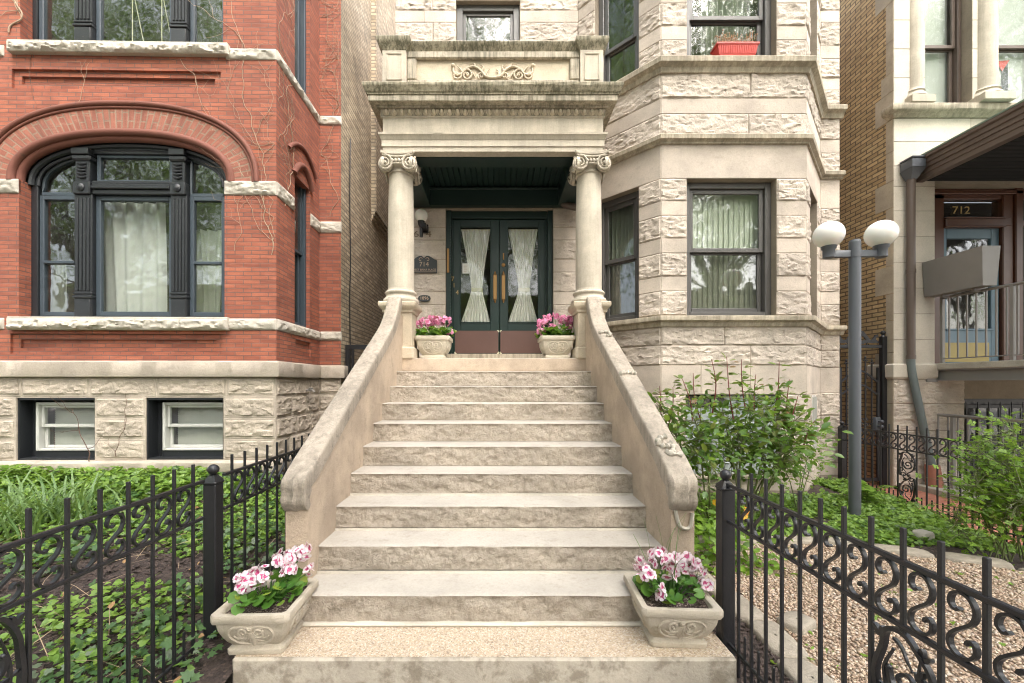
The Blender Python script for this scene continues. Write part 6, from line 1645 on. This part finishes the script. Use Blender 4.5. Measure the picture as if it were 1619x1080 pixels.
BLADE = ([(-.018, 0, 0), (.018, 0, 0), (-.02, .4, .03), (.02, .4, .03), (-.017, .75, -.05), (.017, .75, -.05), (-.012, 1, -.22), (.012, 1, -.22)], [(0, 1, 3), (0, 3, 2), (2, 3, 5), (2, 5, 4), (4, 5, 7), (4, 7, 6)], [0] * 6)
for k in range(240):
    x = -4.25 + rs.normal() * .26; y = 3.75 + rs.normal() * .18; a = rs.random() * 2 * PI; l = .25 + .75 * rs.random()
    P.append((x, y, float(hz(x, y)) - .02)); D.append((math.cos(a) * l * .8, math.sin(a) * l * .8, 1)); N_.append((-math.cos(a), -math.sin(a), .6)); Z.append(.26 + .26 * rs.random())
cloud('foliage', BLADE, np.array(P), np.array(D), np.array(N_), np.array(Z), M['lf_iris'], ir)
for nm, lab, x, y, s_ in (('fern', 'small bright fern frond at the photo edge under the left basement window', -5.7, 4.55, .3), ('fern', 'feathery yellow green fern at the foot of the inner fence', 4.55, 5.0, .28)):
    T = thing(nm, lab, 'plant', (x, y, float(hz(x, y)))); P, D, N_, Z = [], [], [], []; mb = MB()
    for k in range(9):
        a = rs.random() * 2 * PI; e = np.array([x + s_ * math.cos(a), y + s_ * math.sin(a), float(hz(x, y)) + s_ * (.5 + .5 * rs.random())]); b = np.array([x, y, float(hz(x, y))])
        pts = catmull([b, (b + e) / 2 + np.array([0, 0, .1]), e], 7); mb.tube(pts, [.003] * len(pts), 4)
        for i, p in enumerate(pts[3:]):
            for sg in (-1, 1):
                P.append(p); D.append((-sg * math.sin(a), sg * math.cos(a), .1)); N_.append((0, -.3, 1)); Z.append(s_ * .34 * (1 - i / len(pts)) + .01)
    cloud('foliage', OVAL, np.array(P), np.array(D), np.array(N_), np.array(Z), M['lf_bright'], T); mb.build('stem', M['cane'], T)
yf = thing('marigold', 'orange and yellow flowers glimpsed through the fence below the rose bush', 'flower', (2.3, 4.0, .1))
P = np.array([(2.15, 4.0, .42), (2.2, 4.02, .36), (2.45, 4.0, .35), (2.48, 4.05, .32), (2.4, 3.95, .30)]); cloud('flower_head', FLOWER, P, rdir(5), np.tile([(0, -1, .5)], (5, 1)), .06, [leafm('orange petal', (.7, .25, .02), (.8, .5, .03)), leafm('yellow petal', (.75, .45, .02), (.8, .5, .05))], yf)
mb = MB()
for p in P: mb.tube([(p[0], p[1] + .02, .05), tuple(p)], .003, 4)
mb.build('stem', M['cane'], yf)

# ================================================================ GROUND COVER, MULCH, GRAVEL
def dens(x, y, s, sc): return .5 + 1.3 * fbm(x * sc, y * sc, s, 4)
def cover(name, T, mat, n, x0, x1, y0, y1, size, zr, cond, tilt=.5, lift=0.0):
    x = rng.uniform(x0, x1, n * 3); y = rng.uniform(y0, y1, n * 3)
    k = cond(x, y); x, y = x[k][:n], y[k][:n]; n = len(x)
    z = hz(x, y) + lift + zr * rng.random(n) ** 1.5
    a = rng.random(n) * 2 * PI
    d = np.stack([np.cos(a), np.sin(a), rng.normal(0, .3, n)], 1); nn = np.stack([rng.normal(0, tilt, n), rng.normal(-.25, tilt, n), np.ones(n)], 1)
    o = cloud(name, T, np.stack([x, y, z], 1), d, nn, size * (.6 + .8 * rng.random(n)), mat); o['kind'] = 'stuff'; return o
def inleft(x, y): return (x < -1.45) & ~((np.abs(x + 1.29) < .25) & (y < 2.6) & (y > 2.0))
bare = lambda x, y: fbm(x * 1.5 + .3, y * 2.6, 77, 3)
strip = lambda x, y: np.exp(-((y - (2.75 + .1 * np.sin(x * 2))) / .22) ** 2)
cover('violet_ground_cover', HEART, M['lf_ground'], 24000, -8, -1.45, .8, 5.0, .042, .09, lambda x, y: inleft(x, y) & (bare(x, y) + .13 * np.clip((y - 3), 0, 1.5) - .24 * strip(x, y) - .05 * (y < 2.5) + rng.normal(0, .07, len(x)) > -.02))
cover('ivy_ground_cover', IVY, M['lf_ivy'], 8000, -8, -1.42, .8, 5.0, .048, .11, lambda x, y: inleft(x, y) & (fbm(x * 2 + 9, y * 2, 13, 3) + .1 * np.clip(y - 3.6, 0, 1) - .2 * strip(x, y) > .0))
cover('foundation_ground_cover', HEART, M['lf_ground'], 8000, -8, -2.9, 4.3, 5.0, .06, .18, lambda x, y: fbm(x * 1.2, y * .5, 21, 2) + .10 - .3 * ((x > -3.4) & (x < -3.0)) > 0, .6)
cover('yard_ground_cover', HEART, M['lf_ground'], 18000, 1.3, 5.2, 3.9, 6.0, .042, .05, lambda x, y: (y > 4.02 - .15 * (x - 3) * (x > 3)) & ((y < 5.25) | (x > 4.6)) & (x < 5.22) & (fbm(x * 2, y * 2, 61, 3) > -.3))
cover('tall_yard_ground_cover', OVAL, M['lf_bright'], 2500, 1.35, 2.4, 2.9, 5.2, .07, .35, lambda x, y: (y > 3.3) & (fbm(x * 2, y * 2, 64, 3) > -.1), .7)
cover('bed_leaves', HEART, M['lf_bright'], 350, 1.5, 4.8, 1.9, 4.1, .035, .03, lambda x, y: fbm(x * 3, y * 3, 99, 3) > .12)
CHIP = ([(-.16, 0, 0), (.16, .05, .06), (.12, 1, 0), (-.13, .9, .05)], [(0, 1, 2), (0, 2, 3)], [0, 0])
cover('dead_leaves', OVAL, M['lf_dead'], 260, -7, -1.45, .8, 4.9, .05, .10, inleft, .6)
cover('mulch', CHIP, M['mulch'], 16000, -7, -1.42, .8, 4.6, .045, .02, lambda x, y: inleft(x, y), .35)
STALK = ([(-.008, 0, 0), (.008, 0, 0), (.006, .5, .08), (-.006, .5, .08), (.004, 1, 0), (-.004, 1, 0)], [(0, 1, 2), (0, 2, 3), (3, 2, 4), (3, 4, 5)], [0] * 4)
cover('dead_stalks', STALK, M['straw'], 700, -7, -1.42, .8, 4.4, .22, .05, lambda x, y: inleft(x, y) & (bare(x, y) < .12), .4)
cover('mulch', CHIP, M['mulch'], 2500, 1.33, 2.0, .9, 4.2, .04, .02, lambda x, y: x < 1.62 + .25 * (y > 3), .35)
# gravel: every stone a little eight-sided lump, all in one bed
o8 = [(1, 0, 0), (-1, 0, 0), (0, 1, 0), (0, -1, 0), (0, 0, .6), (0, 0, -.5), (.6, .6, .25), (-.6, .6, .2), (-.6, -.6, .25), (.6, -.6, .2)]
PEB = (o8, [(0, 6, 4), (6, 2, 4), (2, 7, 4), (7, 1, 4), (1, 8, 4), (8, 3, 4), (3, 9, 4), (9, 0, 4), (0, 5, 6), (6, 5, 2), (2, 5, 7), (7, 5, 1), (1, 5, 8), (8, 5, 3), (3, 5, 9), (9, 5, 0)], [0] * 16)
def edge_y(x): return np.where(x < 3.2, 3.98, 3.98 - .42 * (x - 3.2))
def edge_x(y): return 1.66 + .06 * np.sin(y * 3)
gvl = cover('gravel', PEB, M['pebble'], 42000, 1.6, 5.2, 1.45, 4.0, .0105, .008, lambda x, y: (x > edge_x(y) + .1) & (y < edge_y(x) - .06), .5, .012)
xs = np.arange(1.62, 5.3, .06); ys = np.arange(1.3, 4.1, .06); A, B = np.meshgrid(xs, ys)
mb = MB(); mb.grid(np.stack([A, B, np.where((B < edge_y(A)) & (A > edge_x(B)), hz(A, B) + .009, hz(A, B) - .05)], -1)); struct(mb, 'gravel_bed', M['gravel_base'], 'structure', 180)
def slab(lab, x0, y0, w_, d_, h_, rz, seed):
    mb = MB(); nx, ny = 12, 8; r = np.random.default_rng(seed); z0 = float(hz(x0, y0)) - .04
    def rimp(t_):
        a = 2 * PI * t_; c, s = math.cos(a), math.sin(a); e = .45
        x, y = abs(c) ** e * math.copysign(1, c) * w_ / 2, abs(s) ** e * math.copysign(1, s) * d_ / 2
        k = 1 + .22 * fbm(np.array([c * 1.7 + seed]), np.array([s * 1.7]), seed, 4)[0]
        return x * k, y * k
    n_ = 40; rows = []
    for hh, sc in ((0, 1.02), (h_ * .6, 1.03), (h_ * .92, .98), (h_, .9), (h_ * 1.02, .5), (h_ * 1.0, .05)):
        row = []
        for i in range(n_ + 1):
            x, y = rimp((i % n_) / n_); x *= sc; y *= sc
            z = z0 + hh + .012 * fbm(np.array([x * 8]), np.array([y * 8 + hh * 20]), seed, 4)[0]
            row.append((x0 + x * math.cos(rz) - y * math.sin(rz), y0 + x * math.sin(rz) + y * math.cos(rz), z))
        rows.append(row)
    mb.grid(np.array(rows)); o = mb.build('edging_stone', M['edge_stone'], None, 50)
    return tag(o, lab, 'stone', 'flat stones edging the gravel bed')
LB = 'flat rough stones laid end to end along the edge of the gravel bed'
x = 1.75; sdn = 500
while x < 5.0:
    w_ = .34 + .24 * random.random(); xm_ = x + w_ / 2; sdn += 1
    slab(LB, xm_, float(edge_y(np.array([xm_]))[()] if xm_ < 3.2 else 3.98 - .42 * (xm_ - 3.2)), w_ * .98, .17, .085, 0 if xm_ < 3.2 else -.40, sdn); x += w_ + .01
y = 1.95
while y < 3.8:
    w_ = .3 + .22 * random.random(); sdn += 1
    slab(LB, float(edge_x(y + w_ / 2)) - .02, y + w_ / 2, w_ * .97, .20, .08, PI / 2 + random.gauss(0, .08), sdn); y += w_ + .01
x = 1.55
while x < 4.2:
    w_ = .5 + .4 * random.random(); sdn += 1
    slab(LB, x + w_ / 2, 1.62 + .05 * random.random(), w_ * .97, .42, .07, random.gauss(0, .03), sdn); x += w_ + .02
slab('pale loose stone lying on the gravel behind the fence', 1.93, 2.62, .22, .16, .10, .5, 801)['group'] = ''
o = bpy.data.objects[-1] if False else None
slab('white rock at the foot of the bright bush beside the path', 4.25, 4.05, .16, .12, .12, .2, 802)
for o in [o for o in C.objects if o.get('group') == '']: del o['group']
for o in C.objects:
    if o.get('label', '').startswith('white rock'): del o['group']; o.data.materials[0] = M['patch']

# ================================================================ STREET TREES (behind the camera, seen only as reflections in the glass)
LEAF4 = ([(0, 0, 0), (.32, .5, .05), (0, 1, -.05), (-.32, .5, .05)], [(0, 1, 2, 3)], [0])
def tree(label, x, y, h, r_c, seed, n=60000, lean=0.0):
    T = thing('street_tree', label, 'tree', (x, y, -.1)); r = np.random.default_rng(seed)
    mb = MB(); tr_top = h * .28
    mb.tube(catmull([(x, y, -.15), (x + .08, y, tr_top * .5), (x + lean * .5, y, tr_top)], 5), list(np.linspace(.26, .17, 11)), 10)
    cl = []
    for k in range(24):
        a = r.random() * 2 * PI; q = r_c * (.3 + .65 * r.random()); e = np.array([x + lean + q * math.cos(a), y + q * math.sin(a) * .8, h * (.32 + .63 * r.random())])
        b = np.array([x + lean * .5, y, tr_top * (.85 + .15 * r.random())]); mb.tube(catmull([b, (b + e) / 2 + np.array([0, 0, .3]), e], 4), list(np.linspace(.10, .025, 9)), 6); cl.append(e)
        for j in range(3): cl.append(e + r.normal(size=3) * r_c * .22)
    mb.build('trunk', M['bark'], T, 60)
    cl = np.array(cl); idx = r.integers(0, len(cl), n); P = cl[idx] + r.normal(size=(n, 3)) * r_c * .2
    cloud('crown', LEAF4, P, r.normal(size=(n, 3)), r.normal(size=(n, 3)) + np.array([0, 0, .8]),   .16 * (.7 + .6 * r.random(n)), M['lf_tree'], T)
tree('broad green street tree across the road, reflected in the arched window', -16, -7, 21, 6.5, 61)
tree('tall street tree across the road, reflected in the wide bay windows', 10, -7.5, 21, 6, 62)
tree('leafy street tree straight across the road, reflected in the door glass', -.5, -10.5, 30, 6.5, 63, 110000)
tree('street tree far right across the road, reflected in the row house glass', 23, -7, 21, 6, 64)
tree('kerbside tree far left along the street, reflected in the angled bay window', -20, .0, 30, 6.5, 65, 70000)
fcd = thing('opposite_house', 'brown brick house across the street, seen only as a reflection', 'house', (0, -19, 0))
mb = MB(); panel(mb, (30, -19), (-30, -19), -.2, 8.5, [(3 + i * 3.4, 4.5 + i * 3.4, z, z + 1.9, .2) for i in range(16) for z in (1.6, 5.2)]); mb.box(-30, 30, -24, -19.05, 8.4, 8.6); mb.build('wall', M['tan_brick'], fcd)
mb = MB(); mb.quad((-30, -19.18, 0), (30, -19.18, 0), (30, -19.18, 8.4), (-30, -19.18, 8.4)); mb.build('window_glass', M['room'], fcd)
for o in C.objects:
    if '_o' in o.keys(): del o['_o']
